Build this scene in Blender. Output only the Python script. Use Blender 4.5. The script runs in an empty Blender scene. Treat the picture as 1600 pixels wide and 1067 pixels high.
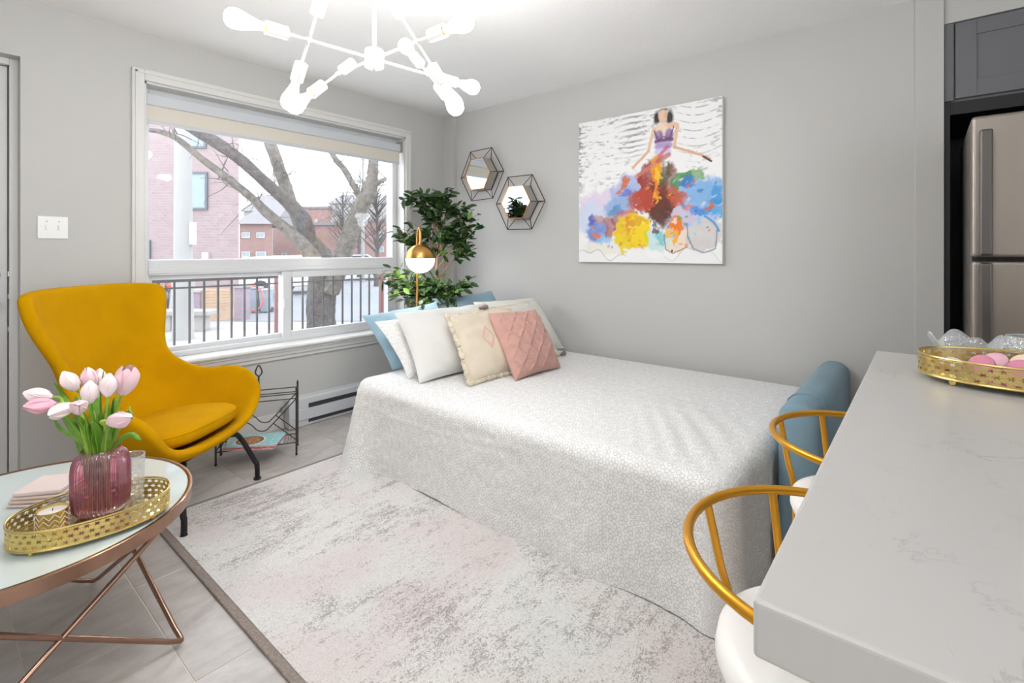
import bpy, bmesh, math, random
import numpy as np
from mathutils import Vector, Matrix, noise

random.seed(7)
SC = bpy.context.scene
COL = SC.collection
PI = math.pi

# ------------------------------------------------------------------ camera, world, exposure
cam_d = bpy.data.cameras.new('camera')
cam = bpy.data.objects.new('camera', cam_d)
COL.objects.link(cam)
cam.location = (0, 0, 1.2)
cam.rotation_euler = (PI / 2, 0, math.radians(39.82 - 90))
cam_d.sensor_width = 36
cam_d.lens = 776 / 1600 * 36
cam_d.shift_y = -(533.5 - 393) / 1600
cam_d.clip_start = 0.03
cam_d.clip_end = 300
SC.camera = cam

world = bpy.data.worlds.new('overcast_sky')
SC.world = world
world.use_nodes = True
bg = world.node_tree.nodes['Background']
bg.inputs[0].default_value = (0.93, 0.96, 1.0, 1)
bg.inputs[1].default_value = 1.35
SC.view_settings.view_transform = 'Standard'
SC.view_settings.look = 'None'
SC.view_settings.gamma = 1
SC.view_settings.exposure = 1.88
SC.view_settings.use_curve_mapping = False
BULB = 23.0
LAMP = 6.0


def portal(name, loc, rot, sx, sy):
    l = bpy.data.lights.new(name, 'AREA')
    l.shape = 'RECTANGLE'; l.size = sx; l.size_y = sy
    l.cycles.is_portal = True
    o = bpy.data.objects.new(name, l)
    o.location = loc; o.rotation_euler = rot
    COL.objects.link(o)


portal('window_portal', (1.72, 3.58, 1.35), (-PI / 2, 0, 0), 1.9, 1.75)
portal('fill_window_portal', (-0.2, -3.12, 1.15), (PI / 2, 0, 0), 2.3, 2.1)  # for the added fill window behind the viewer


# ------------------------------------------------------------------ materials
def hx(s):
    s = s.lstrip('#')
    v = [int(s[i:i + 2], 16) / 255 for i in (0, 2, 4)]
    return tuple(((x + .055) / 1.055) ** 2.4 if x > .04045 else x / 12.92 for x in v) + (1,)


def lk(nt, a, b):
    nt.links.new(a, b)


def nd(nt, t, **kw):
    n = nt.nodes.new(t)
    for k, v in kw.items():
        if k.startswith('i_'):
            n.inputs[k[2:].replace('_', ' ')].default_value = v
        else:
            setattr(n, k, v)
    return n


def mt(nt, op, a, b=None, c=None, clamp=False):
    n = nt.nodes.new('ShaderNodeMath')
    n.operation = op; n.use_clamp = clamp
    for i, v in enumerate((a, b, c)):
        if v is None: continue
        if isinstance(v, (int, float)): n.inputs[i].default_value = v
        else: lk(nt, v, n.inputs[i])
    return n.outputs[0]


def mixc(nt, f, a, b, blend='MIX'):
    n = nt.nodes.new('ShaderNodeMix')
    n.data_type = 'RGBA'; n.blend_type = blend
    for sock, v in ((n.inputs[0], f), (n.inputs[6], a), (n.inputs[7], b)):
        if isinstance(v, (int, float)): sock.default_value = v
        elif isinstance(v, tuple): sock.default_value = v
        else: lk(nt, v, sock)
    return n.outputs[2]


def ramp(nt, f, stops):
    n = nt.nodes.new('ShaderNodeValToRGB')
    el = n.color_ramp.elements
    while len(el) < len(stops): el.new(0.5)
    for e, (p, c) in zip(el, stops):
        e.position = p; e.color = c if isinstance(c, tuple) else (c, c, c, 1)
    lk(nt, f, n.inputs[0])
    return n.outputs[0]


def noise_t(nt, vec, scale, detail=3, rough=.5, dist=0.0):
    n = nd(nt, 'ShaderNodeTexNoise')
    n.inputs['Scale'].default_value = scale
    n.inputs['Detail'].default_value = detail
    n.inputs['Roughness'].default_value = rough
    n.inputs['Distortion'].default_value = dist
    if vec is not None: lk(nt, vec, n.inputs['Vector'])
    return n.outputs[0]


def mapv(nt, vec, scale=(1, 1, 1), rot=(0, 0, 0), loc=(0, 0, 0)):
    n = nd(nt, 'ShaderNodeMapping')
    n.inputs['Scale'].default_value = scale
    n.inputs['Rotation'].default_value = rot
    n.inputs['Location'].default_value = loc
    lk(nt, vec, n.inputs['Vector'])
    return n.outputs[0]


def newmat(name):
    m = bpy.data.materials.new(name)
    m.use_nodes = True
    nt = m.node_tree
    b = nt.nodes['Principled BSDF']
    return m, nt, b


def objco(nt):
    return nd(nt, 'ShaderNodeTexCoord').outputs['Object']


def bump(nt, b, h, strength=.3, dist=.005):
    n = nd(nt, 'ShaderNodeBump')
    n.inputs['Strength'].default_value = strength
    n.inputs['Distance'].default_value = dist
    lk(nt, h, n.inputs['Height'])
    lk(nt, n.outputs[0], b.inputs['Normal'])


def M(name, col, rough=.5, metal=0.0, var=0.0, vs=6.0, bs=0.0, bsc=60.0, bd=.003, sheen=0.0, coat=0.0, spec=.5, sub=None):
    m, nt, b = newmat(name)
    c = hx(col) if isinstance(col, str) else col
    b.inputs['Base Color'].default_value = c
    b.inputs['Roughness'].default_value = rough
    b.inputs['Metallic'].default_value = metal
    b.inputs['Specular IOR Level'].default_value = spec
    b.inputs['Sheen Weight'].default_value = sheen
    b.inputs['Coat Weight'].default_value = coat
    oc = objco(nt)
    if var:
        f = noise_t(nt, oc, vs, 4, .6)
        d = tuple(max(0, x * (1 - var)) for x in c[:3]) + (1,)
        l = tuple(min(1, x * (1 + var)) for x in c[:3]) + (1,)
        lk(nt, ramp(nt, f, [(.3, d), (.7, l)]), b.inputs['Base Color'])
    if bs:
        bump(nt, b, noise_t(nt, oc, bsc, 3, .6), bs, bd)
    return m


def emis(name, col, s):
    m = bpy.data.materials.new(name); m.use_nodes = True
    nt = m.node_tree; nt.nodes.clear()
    e = nd(nt, 'ShaderNodeEmission'); e.inputs[0].default_value = col; e.inputs[1].default_value = s
    o = nd(nt, 'ShaderNodeOutputMaterial'); lk(nt, e.outputs[0], o.inputs[0])
    return m


def thin_glass(name, tint, refl=.06, rough=.02, diff=0.0, relief=0.0, rscale=90.0, edge=None):
    """thin glazing: tinted transmission, a little reflection and, if asked, a milky share"""
    m = bpy.data.materials.new(name); m.use_nodes = True
    nt = m.node_tree; nt.nodes.clear()
    t = nd(nt, 'ShaderNodeBsdfTransparent'); t.inputs[0].default_value = tint
    g = nd(nt, 'ShaderNodeBsdfGlossy'); g.inputs['Roughness'].default_value = rough
    lw = nd(nt, 'ShaderNodeLayerWeight'); lw.inputs[0].default_value = .25
    f = mt(nt, 'MULTIPLY_ADD', lw.outputs['Facing'], .45, refl, True)
    if relief:
        bn = nd(nt, 'ShaderNodeBump'); bn.inputs['Strength'].default_value = relief; bn.inputs['Distance'].default_value = .004
        v = nd(nt, 'ShaderNodeTexVoronoi'); v.inputs['Scale'].default_value = rscale
        lk(nt, objco(nt), v.inputs['Vector']); lk(nt, v.outputs[0], bn.inputs['Height'])
        lk(nt, bn.outputs[0], g.inputs['Normal']); lk(nt, bn.outputs[0], lw.inputs['Normal'])
    if edge:
        lw2 = nd(nt, 'ShaderNodeLayerWeight'); lw2.inputs[0].default_value = .5
        ra = nd(nt, 'ShaderNodeAttribute'); ra.attribute_name = 'pat'      # tint deepens on each rib, painting its light and dark lines as thicker glass
        sx_ = nd(nt, 'ShaderNodeSeparateXYZ'); lk(nt, ra.outputs['Vector'], sx_.inputs[0])
        k_ = mt(nt, 'ADD', ramp(nt, lw2.outputs['Facing'], [(.25, 0), (.9, 1)]), mt(nt, 'MULTIPLY', sx_.outputs[0], .5), None, True)
        lk(nt, mixc(nt, k_, tint, edge), t.inputs[0])
    mx = nd(nt, 'ShaderNodeMixShader'); lk(nt, f, mx.inputs[0]); lk(nt, t.outputs[0], mx.inputs[1]); lk(nt, g.outputs[0], mx.inputs[2])
    out = mx.outputs[0]
    if diff:
        d = nd(nt, 'ShaderNodeBsdfDiffuse'); d.inputs[0].default_value = (.80, .34, .47, 1) if edge else tint
        m2 = nd(nt, 'ShaderNodeMixShader'); m2.inputs[0].default_value = diff
        lk(nt, out, m2.inputs[1]); lk(nt, d.outputs[0], m2.inputs[2]); out = m2.outputs[0]
    o = nd(nt, 'ShaderNodeOutputMaterial'); lk(nt, out, o.inputs[0])
    return m


W = {}
W['wall'] = M('greige_wall_paint', '#c4c3c0', .6, bs=.06, bsc=220, bd=.001, spec=.3)
W['ceil'] = M('stippled_white_ceiling', '#f4f4f3', .8, bs=.55, bsc=130, bd=.004)
W['white'] = M('white_trim_paint', '#d9d8d5', .35)
W['vinyl'] = M('white_vinyl', '#dcdee0', .3)
W['door'] = M('white_door_paint', '#cfcfcf', .4)
W['grout'] = M('pale_grout', '#d2cbc0', .9, bs=.3, bsc=200)
W['chrome'] = M('brushed_nickel', '#b5b2ad', .25, 1.0)
W['heater'] = M('white_heater_enamel', '#cfd1d5', .35)
W['darkslot'] = M('dark_slot', '#3a3a3c', .6, bs=.5, bsc=160)
W['blind'] = M('cream_blind_fabric', '#d9d3c7', .85, bs=.1, bsc=400, bd=.001)
W['cassette'] = M('silver_cassette', '#c9cdd2', .35)
W['pane'] = thin_glass('window_glass', (.97, .98, 1, 1), .03, .02, .05)  # milky share puts the washed-out haze of the view into the glass
W['gold'] = M('polished_gold_metal', '#dcc57c', .28, 1.0, var=.08, vs=20)
W['brass'] = M('brushed_brass', '#d6a25c', .28, 1.0, var=.06, vs=30)
W['stoolgold'] = M('satin_gold_paint', '#dd9f2e', .3, .75)
W['rose'] = M('rose_gold_metal', '#a07f6d', .2, 1.0, var=.12, vs=14)
W['bronze'] = M('aged_bronze_wire', '#5c463a', .4, .7)
W['copper'] = M('copper_edge', '#c08a52', .3, .9)
W['iron'] = M('black_steel', '#1f1e1f', .4, .3)
W['gunmetal'] = M('dark_pewter_wire', '#56524e', .38, .8)
W['fixture'] = M('white_fixture_enamel', '#f0efec', .3)
W['bulb'] = emis('lit_bulb_glass', (1, .995, .985, 1), BULB)
W['globe'] = emis('lit_opal_globe', (1, .98, .95, 1), LAMP)
W['cap'] = M('bulb_brass_cap', '#b99a5e', .3, 1.0)
W['mirror'] = M('mirror_glass', '#eef1f2', .02, 1.0)
W['mirrorback'] = M('grey_mirror_backing', '#a7a19b', .7)
W['mustard'] = M('mustard_velvet', '#c79200', .9, var=.10, vs=4, spec=.08, sheen=.0, bs=.12, bsc=300, bd=.001)
W['blue'] = M('dusty_blue_cotton', '#94b4c4', .85, var=.05, vs=7, bs=.2, bsc=300, bd=.001, sheen=.2)
W['bluearm'] = M('blue_grey_upholstery', '#7c98a6', .85, var=.06, vs=5, bs=.25, bsc=350, bd=.001, sheen=.1)
W['whitefab'] = M('white_cotton', '#e0dfdc', .85, bs=.2, bsc=90, bd=.003)
W['stripe'] = M('off_white_cotton', '#dddcd6', .85, bs=.2, bsc=120, bd=.002)
W['fringe'] = M('cream_fringe', '#e6dbc6', .95, bs=.9, bsc=180, bd=.006)
W['pink'] = M('blush_pink_cotton', '#cc9f94', .9, var=.06, vs=14, bs=.35, bsc=260, bd=.002, sheen=.2)
W['pinktuft'] = M('pink_tufting', '#dba898', .95, var=.15, vs=90, bs=.9, bsc=240, bd=.004)
W['tassel'] = M('grey_beige_tassel', '#8a7a72', .9, var=.3, vs=60, bs=.8, bsc=200)
W['leather'] = M('white_seat_leather', '#f1efec', .45)
W['steel'] = M('fridge_stainless_steel', '#a59c94', .33, .9, bs=.05, bsc=200)
W['steelside'] = M('fridge_grey_side', '#6d6864', .4, .6)
W['handle'] = M('fridge_handle_steel', '#6f6b68', .28, .9)
W['cab'] = M('slate_grey_cabinet', '#6f7075', .45)
W['blackpanel'] = M('black_panel', '#1a1a1d', .45)
W['switch'] = M('white_switch_plastic', '#f2f2f0', .3)
W['plug'] = M('grey_plug_plastic', '#a09a96', .5)
W['pinkglass'] = thin_glass('pink_ribbed_glass', (.93, .60, .68, 1), .10, .05, .12, 0, 90, (.62, .20, .33, 1))
W['crystal'] = thin_glass('cut_crystal', (.93, .96, .97, 1), .22, .06, .22, 1.0, 110)
W['water'] = thin_glass('vase_water', (.86, .74, .70, 1), .03)
W['candle'] = M('white_candle_wax', '#efe9e2', .5)
W['stem'] = M('tulip_stem_green', '#9dbb45', .5, var=.15, vs=30)
W['tleaf'] = M('tulip_leaf_green', '#6a982c', .45, var=.25, vs=22)
W['petalw'] = M('white_pink_petal', '#f8e6e8', .5, var=.04, vs=40)
W['petalp'] = M('pink_petal', '#efb2c4', .5, var=.10, vs=30)
W['petalm'] = M('soft_pink_petal', '#f3d0d8', .5, var=.06, vs=35)
W['napkin1'] = M('pale_pink_linen', '#dccac5', .9, bs=.3, bsc=200)
W['napkin2'] = M('peach_linen', '#d6c0b2', .9, bs=.3, bsc=200)
W['macp'] = M('rose_macaron', '#d88aa3', .7, bs=.2, bsc=150)
W['macl'] = M('pale_pink_macaron', '#e3b4c0', .7, bs=.2, bsc=150)
W['macc'] = M('cream_macaron', '#f0dcc6', .7, bs=.2, bsc=150)
W['macf'] = M('macaron_filling', '#c96a86', .8, bs=.9, bsc=300, bd=.004)
W['bark'] = M('ficus_bark', '#8d6f55', .8, bs=.5, bsc=60)
W['pot'] = M('charcoal_pot', '#4b4a4a', .6)
W['soil'] = M('potting_soil', '#3c3027', .95, bs=.8, bsc=80)
W['island'] = M('white_island_panel', '#dddbd7', .5)


def m_tile():
    m, nt, b = newmat('grey_stone_tile')
    oc = objco(nt)
    n1 = noise_t(nt, mapv(nt, oc, (1.2, 3.2, 1), (0, 0, .5)), 2.2, 6, .6, 1.2)
    n2 = noise_t(nt, oc, 30, 4, .6)
    f = mt(nt, 'MULTIPLY_ADD', n2, .22, mt(nt, 'MULTIPLY', n1, .85))
    lk(nt, ramp(nt, f, [(.3, hx('#9c948e')), (.5, hx('#b0a9a4')), (.72, hx('#c2bdb9'))]), b.inputs['Base Color'])
    b.inputs['Roughness'].default_value = .32
    bump(nt, b, n2, .06, .002)
    return m


W['tile'] = m_tile()


def m_rug():
    m, nt, b = newmat('distressed_oriental_rug_pile')
    oc = objco(nt)
    fine = noise_t(nt, mapv(nt, oc, (42, 75, 42)), 1.0, 6, .9)
    fine2 = noise_t(nt, mapv(nt, oc, (150, 150, 150)), 1.0, 3, .95)
    streak = noise_t(nt, mapv(nt, oc, (3.0, 26, 1)), 1.0, 4, .7, .5)
    big = noise_t(nt, mapv(nt, oc, (2.1, 2.6, 1), loc=(3.1, .4, 0)), 1.0, 4, .6, .6)
    big2 = noise_t(nt, mapv(nt, oc, (1.6, 1.9, 1), loc=(7.7, 2.4, 0)), 1.0, 3, .5, .4)
    # curling floral tracery, worn away in patches
    vo = nd(nt, 'ShaderNodeTexVoronoi'); vo.feature = 'DISTANCE_TO_EDGE'; vo.inputs['Scale'].default_value = 17
    wv = nd(nt, 'ShaderNodeMix'); wv.data_type = 'VECTOR'
    nv = nd(nt, 'ShaderNodeTexNoise'); nv.inputs['Scale'].default_value = 7; lk(nt, oc, nv.inputs['Vector'])
    wv.inputs[0].default_value = .16
    lk(nt, oc, wv.inputs[4]); lk(nt, nv.outputs[1], wv.inputs[5]); lk(nt, wv.outputs[1], vo.inputs['Vector'])
    curl = mt(nt, 'SINE', mt(nt, 'MULTIPLY', vo.outputs[0], 60))
    curl = mt(nt, 'MULTIPLY_ADD', curl, .5, .5)
    patch = ramp(nt, big, [(.42, 0), (.62, 1)])
    patch_s = ramp(nt, big2, [(.44, 0), (.62, 1)])
    a = mt(nt, 'ADD', mt(nt, 'MULTIPLY', fine, .55), mt(nt, 'MULTIPLY', fine2, .45))
    speck = mt(nt, 'ADD', a, mt(nt, 'MULTIPLY', mt(nt, 'SUBTRACT', curl, .5), .06))
    thr = mt(nt, 'ADD', speck, mt(nt, 'MULTIPLY', mt(nt, 'SUBTRACT', streak, .5), .28))
    thr = mt(nt, 'ADD', thr, mt(nt, 'MULTIPLY', mt(nt, 'SUBTRACT', patch, .5), .09))
    midn = noise_t(nt, mapv(nt, oc, (9, 15, 9), loc=(2, 5, 0)), 1.0, 4, .7, .4)
    thr = mt(nt, 'ADD', thr, mt(nt, 'MULTIPLY', mt(nt, 'SUBTRACT', midn, .5), .26))
    dark = ramp(nt, thr, [(.52, 0), (.60, 1)])
    base = mixc(nt, patch_s, hx('#e4e3df'), hx('#ddd5d3'))
    minty = ramp(nt, noise_t(nt, mapv(nt, oc, (2.6, 2.6, 1), loc=(1.7, 9.1, 0)), 1.0, 2, .5), [(.5, 0), (.66, 1)])
    base = mixc(nt, mt(nt, 'MULTIPLY', minty, .7), base, hx('#dde3df'))
    base = mixc(nt, mt(nt, 'MULTIPLY', ramp(nt, fine2, [(.42, 0), (.62, 1)]), .55), base, hx('#c2b6b4'))
    col = mixc(nt, mt(nt, 'MULTIPLY', dark, .72), base, hx('#857a78'))
    lk(nt, col, b.inputs['Base Color'])
    b.inputs['Roughness'].default_value = .95
    b.inputs['Sheen Weight'].default_value = .2
    bump(nt, b, fine2, .6, .006)
    return m


W['rug'] = m_rug()
W['rugedge'] = M('taupe_rug_binding', '#8f837c', .95, var=.25, vs=120, bs=.8, bsc=220)


def m_pebble(name, cell, base, line, lw=.05):
    m, nt, b = newmat(name)
    at = nd(nt, 'ShaderNodeAttribute'); at.attribute_name = 'pat'
    vo = nd(nt, 'ShaderNodeTexVoronoi'); vo.feature = 'DISTANCE_TO_EDGE'; vo.voronoi_dimensions = '2D'
    vo.inputs['Scale'].default_value = 1 / cell
    vo.inputs['Randomness'].default_value = .60
    lk(nt, at.outputs['Vector'], vo.inputs['Vector'])
    v1 = nd(nt, 'ShaderNodeTexVoronoi'); v1.voronoi_dimensions = '2D'
    v1.inputs['Scale'].default_value = 1 / cell; v1.inputs['Randomness'].default_value = .60
    lk(nt, at.outputs['Vector'], v1.inputs['Vector'])
    # oval outline: blend of the edge distance and the centre distance gives rounded cells
    g_ = mt(nt, 'MINIMUM', mt(nt, 'SUBTRACT', vo.outputs[0], .085), mt(nt, 'SUBTRACT', .43, v1.outputs['Distance']))
    f = ramp(nt, mt(nt, 'ABSOLUTE', g_), [(lw * .45, 1), (lw * .95, 0)])
    ins = ramp(nt, g_, [(0, 0), (.03, 1)])
    bs_ = mixc(nt, mt(nt, 'MULTIPLY', ins, .04), base, line)
    lk(nt, mixc(nt, mt(nt, 'MULTIPLY', f, .75), bs_, line), b.inputs['Base Color'])
    b.inputs['Roughness'].default_value = .85
    b.inputs['Sheen Weight'].default_value = .15
    bump(nt, b, noise_t(nt, objco(nt), 38, 4, .65), .3, .007)
    return m


W['spread'] = m_pebble('pebble_print_bedspread', .0195, hx('#efefee'), hx('#6f6d6c'), .040)
W['pebpillow'] = m_pebble('pebble_print_pillowcase', .017, hx('#f3f2f0'), hx('#a5a3a0'))


def m_cream():
    m, nt, b = newmat('cream_canvas_with_pink_diamond')
    at = nd(nt, 'ShaderNodeAttribute'); at.attribute_name = 'pat'
    sp = nd(nt, 'ShaderNodeSeparateXYZ'); lk(nt, at.outputs['Vector'], sp.inputs[0])
    dx = mt(nt, 'DIVIDE', mt(nt, 'ABSOLUTE', mt(nt, 'SUBTRACT', sp.outputs[0], -.2)), .20)
    dy = mt(nt, 'DIVIDE', mt(nt, 'ABSOLUTE', mt(nt, 'SUBTRACT', sp.outputs[1], .05)), .36)
    s = mt(nt, 'ADD', dx, dy)
    band = ramp(nt, mt(nt, 'ABSOLUTE', mt(nt, 'SUBTRACT', s, .85)), [(.13, 1), (.16, 0)])
    n = noise_t(nt, objco(nt), 9, 3, .5)
    base = mixc(nt, ramp(nt, n, [(.45, 0), (.6, 1)]), hx('#dcd0bd'), hx('#d4c7b3'))
    lk(nt, mixc(nt, mt(nt, 'MULTIPLY', band, .8), base, hx('#dfa79a')), b.inputs['Base Color'])
    b.inputs['Roughness'].default_value = .9
    bump(nt, b, noise_t(nt, objco(nt), 300, 2, .5), .3, .002)
    return m


W['cream'] = m_cream()


def m_quartz():
    m, nt, b = newmat('white_veined_quartz')
    oc = objco(nt)
    n = noise_t(nt, mapv(nt, oc, (2.2, 3.2, 2), (0, 0, .6)), 1.6, 7, .62, 1.6)
    v = ramp(nt, mt(nt, 'ABSOLUTE', mt(nt, 'SUBTRACT', n, .5)), [(.0, 1), (.012, 0)])
    gate = ramp(nt, noise_t(nt, oc, 4.5, 2, .5), [(.47, 0), (.62, 1)])
    spots = ramp(nt, noise_t(nt, oc, 17, 3, .6), [(.66, 0), (.78, 1)])
    f = mt(nt, 'MULTIPLY', v, gate)
    c = mixc(nt, mt(nt, 'MULTIPLY', f, .5), hx('#c0bebc'), hx('#777574'))
    c = mixc(nt, mt(nt, 'MULTIPLY', spots, .16), c, hx('#9a9894'))
    lk(nt, c, b.inputs['Base Color'])
    b.inputs['Roughness'].default_value = .28
    return m


W['quartz'] = m_quartz()


def m_leaf():
    m, nt, b = newmat('variegated_ficus_leaf')
    at = nd(nt, 'ShaderNodeAttribute'); at.attribute_name = 'pat'
    sp = nd(nt, 'ShaderNodeSeparateXYZ'); lk(nt, at.outputs['Vector'], sp.inputs[0])
    e = ramp(nt, mt(nt, 'ABSOLUTE', sp.outputs[0]), [(.72, 0), (.95, 1)])
    oi = nd(nt, 'ShaderNodeObjectInfo')
    g = ramp(nt, oi.outputs['Random'], [(0, hx('#23391d')), (.6, hx('#305222')), (.88, hx('#4c7829')), (1, hx('#77a238'))])
    lk(nt, mixc(nt, mt(nt, 'MULTIPLY', e, .6), g, hx('#9fae84')), b.inputs['Base Color'])
    b.inputs['Roughness'].default_value = .4
    return m


W['leaf'] = m_leaf()
W['leafmass'] = M('ficus_leaf_mass', '#2e4e22', .42, var=.45, vs=25)


def m_brick(name, c1, c2, cm, sc):
    m, nt, b = newmat(name)
    br = nd(nt, 'ShaderNodeTexBrick')
    br.inputs['Color1'].default_value = hx(c1); br.inputs['Color2'].default_value = hx(c2); br.inputs['Mortar'].default_value = hx(cm)
    br.inputs['Scale'].default_value = sc
    br.inputs['Mortar Size'].default_value = .015
    at = nd(nt, 'ShaderNodeAttribute'); at.attribute_name = 'pat'
    lk(nt, at.outputs['Vector'], br.inputs['Vector'])
    lk(nt, br.outputs[0], b.inputs['Base Color'])
    b.inputs['Roughness'].default_value = .9
    return m


W['brick'] = m_brick('plum_red_brick', '#8f7f7f', '#857475', '#988c8c', 3.2)
W['brick2'] = m_brick('far_red_brick', '#8b6d68', '#80625d', '#8b7773', 2.2)
W['brick3'] = m_brick('pillar_brick', '#847482', '#796875', '#93878d', 4.5)
W['ground'] = M('pale_concrete_ground', '#8f8d8b', .9, var=.08, vs=.6)
W['road'] = M('grey_asphalt', '#777b80', .9, var=.08, vs=.8)
W['treebark'] = M('rough_grey_bark', '#4a433f', .95, var=.6, vs=16, bs=1.0, bsc=26, bd=.05)
W['palebark'] = M('pale_bark', '#605a52', .95, var=.5, vs=14, bs=1.0, bsc=20, bd=.04)
W['twig'] = M('thin_bare_twig', '#48413d', .9)
W['concrete'] = M('white_concrete_pole', '#8f8f8d', .8, var=.05, vs=2)
W['rail'] = M('black_iron_railing', '#2f2b2b', .5, .2)
W['redpost'] = M('rusty_red_post', '#6d3f3c', .6)
W['wood'] = M('pale_pine_board', '#a58a6d', .7, var=.15, vs=5)
W['stone'] = M('pale_cast_stone', '#918f8b', .9, var=.06, vs=5)
W['outglass'] = M('grey_window_pane', '#7f9097', .12)
W['darkframe'] = M('dark_blue_grey_frame', '#4d545c', .5)
W['lightframe'] = M('white_far_frame', '#a5a5a5', .5)
W['garage'] = M('grey_garage_panel', '#9a9ea2', .7)
W['roof'] = M('grey_shingle_roof', '#757476', .9)
W['carw'] = M('white_car_paint', '#d9dbde', .3, coat=.5)
W['carg'] = M('dark_grey_car_paint', '#5a5d63', .3, coat=.5)
W['carb'] = M('blue_grey_car_paint', '#7f8fa3', .3, coat=.5)
W['tyre'] = M('black_tyre', '#2b2b2c', .8)
W['bin'] = M('blue_grey_bin', '#7d8c98', .6)
W['hoop'] = M('orange_red_hose', '#cf5647', .5)


# ------------------------------------------------------------------ mesh helpers
TM = {}


def empty(name, loc, rz=0.0, rot=None):
    o = bpy.data.objects.new(name, None)
    COL.objects.link(o)
    o.location = loc
    o.rotation_euler = rot if rot else (0, 0, rz)
    o.empty_display_size = .05
    TM[o.name] = Matrix.Translation(Vector(loc)) @ (Matrix.Rotation(rz, 4, 'Z') if not rot else o.rotation_euler.to_matrix().to_4x4())
    return o


def tag(o, label=None, cat=None, group=None, kind=None):
    if label: o['label'] = label
    if cat: o['category'] = cat
    if group: o['group'] = group
    if kind: o['kind'] = kind
    return o


def thing(name, label, cat, loc=(0, 0, 0), rz=0.0, group=None, rot=None):
    return tag(empty(name, loc, rz, rot), label, cat, group)


def obj(name, V, F, mat, parent=None, world=True, smooth=True, angle=40, bevel=0.0, bseg=2, sub=0, solid=0.0, soff=0.0, pat=None, mi=None, me=None):
    if me is None:
        me = bpy.data.meshes.new(name)
        if parent is not None and world:
            inv = TM[parent.name].inverted()
            V = [inv @ Vector(v) for v in V]
        me.from_pydata([tuple(v) for v in V], [], F)
        for m_ in (mat if isinstance(mat, (list, tuple)) else [mat]):
            me.materials.append(m_)
        if mi is not None:
            me.polygons.foreach_set('material_index', mi)
        if pat is not None:
            a = me.attributes.new('pat', 'FLOAT_VECTOR', 'POINT')
            a.data.foreach_set('vector', np.array(pat, dtype=np.float32).ravel())
        if smooth:
            me.polygons.foreach_set('use_smooth', [True] * len(me.polygons))
            if not sub:
                me.set_sharp_from_angle(angle=math.radians(angle))
        me.update()
    o = bpy.data.objects.new(name, me)
    COL.objects.link(o)
    if parent is not None:
        o.parent = parent
        TM[o.name] = TM[parent.name]
    else:
        TM[o.name] = Matrix.Identity(4)
    if solid:
        s = o.modifiers.new('solid', 'SOLIDIFY'); s.thickness = solid; s.offset = soff
    if bevel:
        b = o.modifiers.new('bevel', 'BEVEL'); b.width = bevel; b.segments = bseg; b.limit_method = 'ANGLE'; b.angle_limit = math.radians(35)
    if sub:
        s = o.modifiers.new('sub', 'SUBSURF'); s.levels = sub; s.render_levels = sub
    return o


def join(*parts):
    V, F = [], []
    for v, f in parts:
        k = len(V)
        V += [tuple(x) for x in v]
        F += [tuple(i + k for i in q) for q in f]
    return V, F


def box(x0, x1, y0, y1, z0, z1):
    V = [(x0, y0, z0), (x1, y0, z0), (x1, y1, z0), (x0, y1, z0), (x0, y0, z1), (x1, y0, z1), (x1, y1, z1), (x0, y1, z1)]
    F = [(3, 2, 1, 0), (4, 5, 6, 7), (0, 1, 5, 4), (1, 2, 6, 5), (2, 3, 7, 6), (3, 0, 4, 7)]
    return V, F


def xf(vf, mat):
    return [mat @ Vector(v) for v in vf[0]], vf[1]


def tube(path, r, seg=8, closed=False, cap=True):
    P = [Vector(p) for p in path]
    n = len(P)
    R = r if isinstance(r, (list, tuple)) else [r] * n
    V, F = [], []
    prev = None
    for i in range(n):
        a = P[(i - 1) % n] if (closed or i > 0) else P[0]
        b = P[(i + 1) % n] if (closed or i < n - 1) else P[-1]
        t = (b - a)
        if t.length < 1e-9: t = Vector((0, 0, 1))
        t.normalize()
        if prev is None:
            u = t.orthogonal().normalized()
        else:
            u = prev - t * prev.dot(t)
            if u.length < 1e-6: u = t.orthogonal()
            u.normalize()
        prev = u
        w = t.cross(u)
        for k in range(seg):
            an = 2 * PI * k / seg
            V.append(P[i] + (u * math.cos(an) + w * math.sin(an)) * R[i])
    m = n if closed else n - 1
    for i in range(m):
        for k in range(seg):
            j = (i + 1) % n
            F.append((i * seg + k, i * seg + (k + 1) % seg, j * seg + (k + 1) % seg, j * seg + k))
    if cap and not closed:
        F.append(tuple(range(seg - 1, -1, -1)))
        F.append(tuple((n - 1) * seg + k for k in range(seg)))
    return V, F


def lathe(prof, seg=32, c=(0, 0, 0), cap0=True, cap1=True, fn=None):
    V, F = [], []
    for r, z in prof:
        for k in range(seg):
            a = 2 * PI * k / seg
            q = r * (fn(a, z) if fn else 1)
            V.append((c[0] + q * math.cos(a), c[1] + q * math.sin(a), c[2] + z))
    for i in range(len(prof) - 1):
        for k in range(seg):
            F.append((i * seg + k, i * seg + (k + 1) % seg, (i + 1) * seg + (k + 1) % seg, (i + 1) * seg + k))
    if cap0: F.append(tuple(range(seg - 1, -1, -1)))
    if cap1: F.append(tuple((len(prof) - 1) * seg + k for k in range(seg)))
    return V, F


def orient(vf, p, d):
    """move a shape built along +z so that its axis points along d at p"""
    q = Vector((0, 0, 1)).rotation_difference(Vector(d).normalized())
    return xf(vf, Matrix.Translation(Vector(p)) @ q.to_matrix().to_4x4())


def grid(nu, nv, fn, closeu=False):
    V, F = [], []
    for j in range(nv + 1):
        for i in range(nu + (0 if closeu else 1)):
            V.append(fn(i / nu, j / nv))
    w = nu if closeu else nu + 1
    for j in range(nv):
        for i in range(nu):
            i2 = (i + 1) % w
            F.append((j * w + i, j * w + i2, (j + 1) * w + i2, (j + 1) * w + i))
    return V, F


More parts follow.
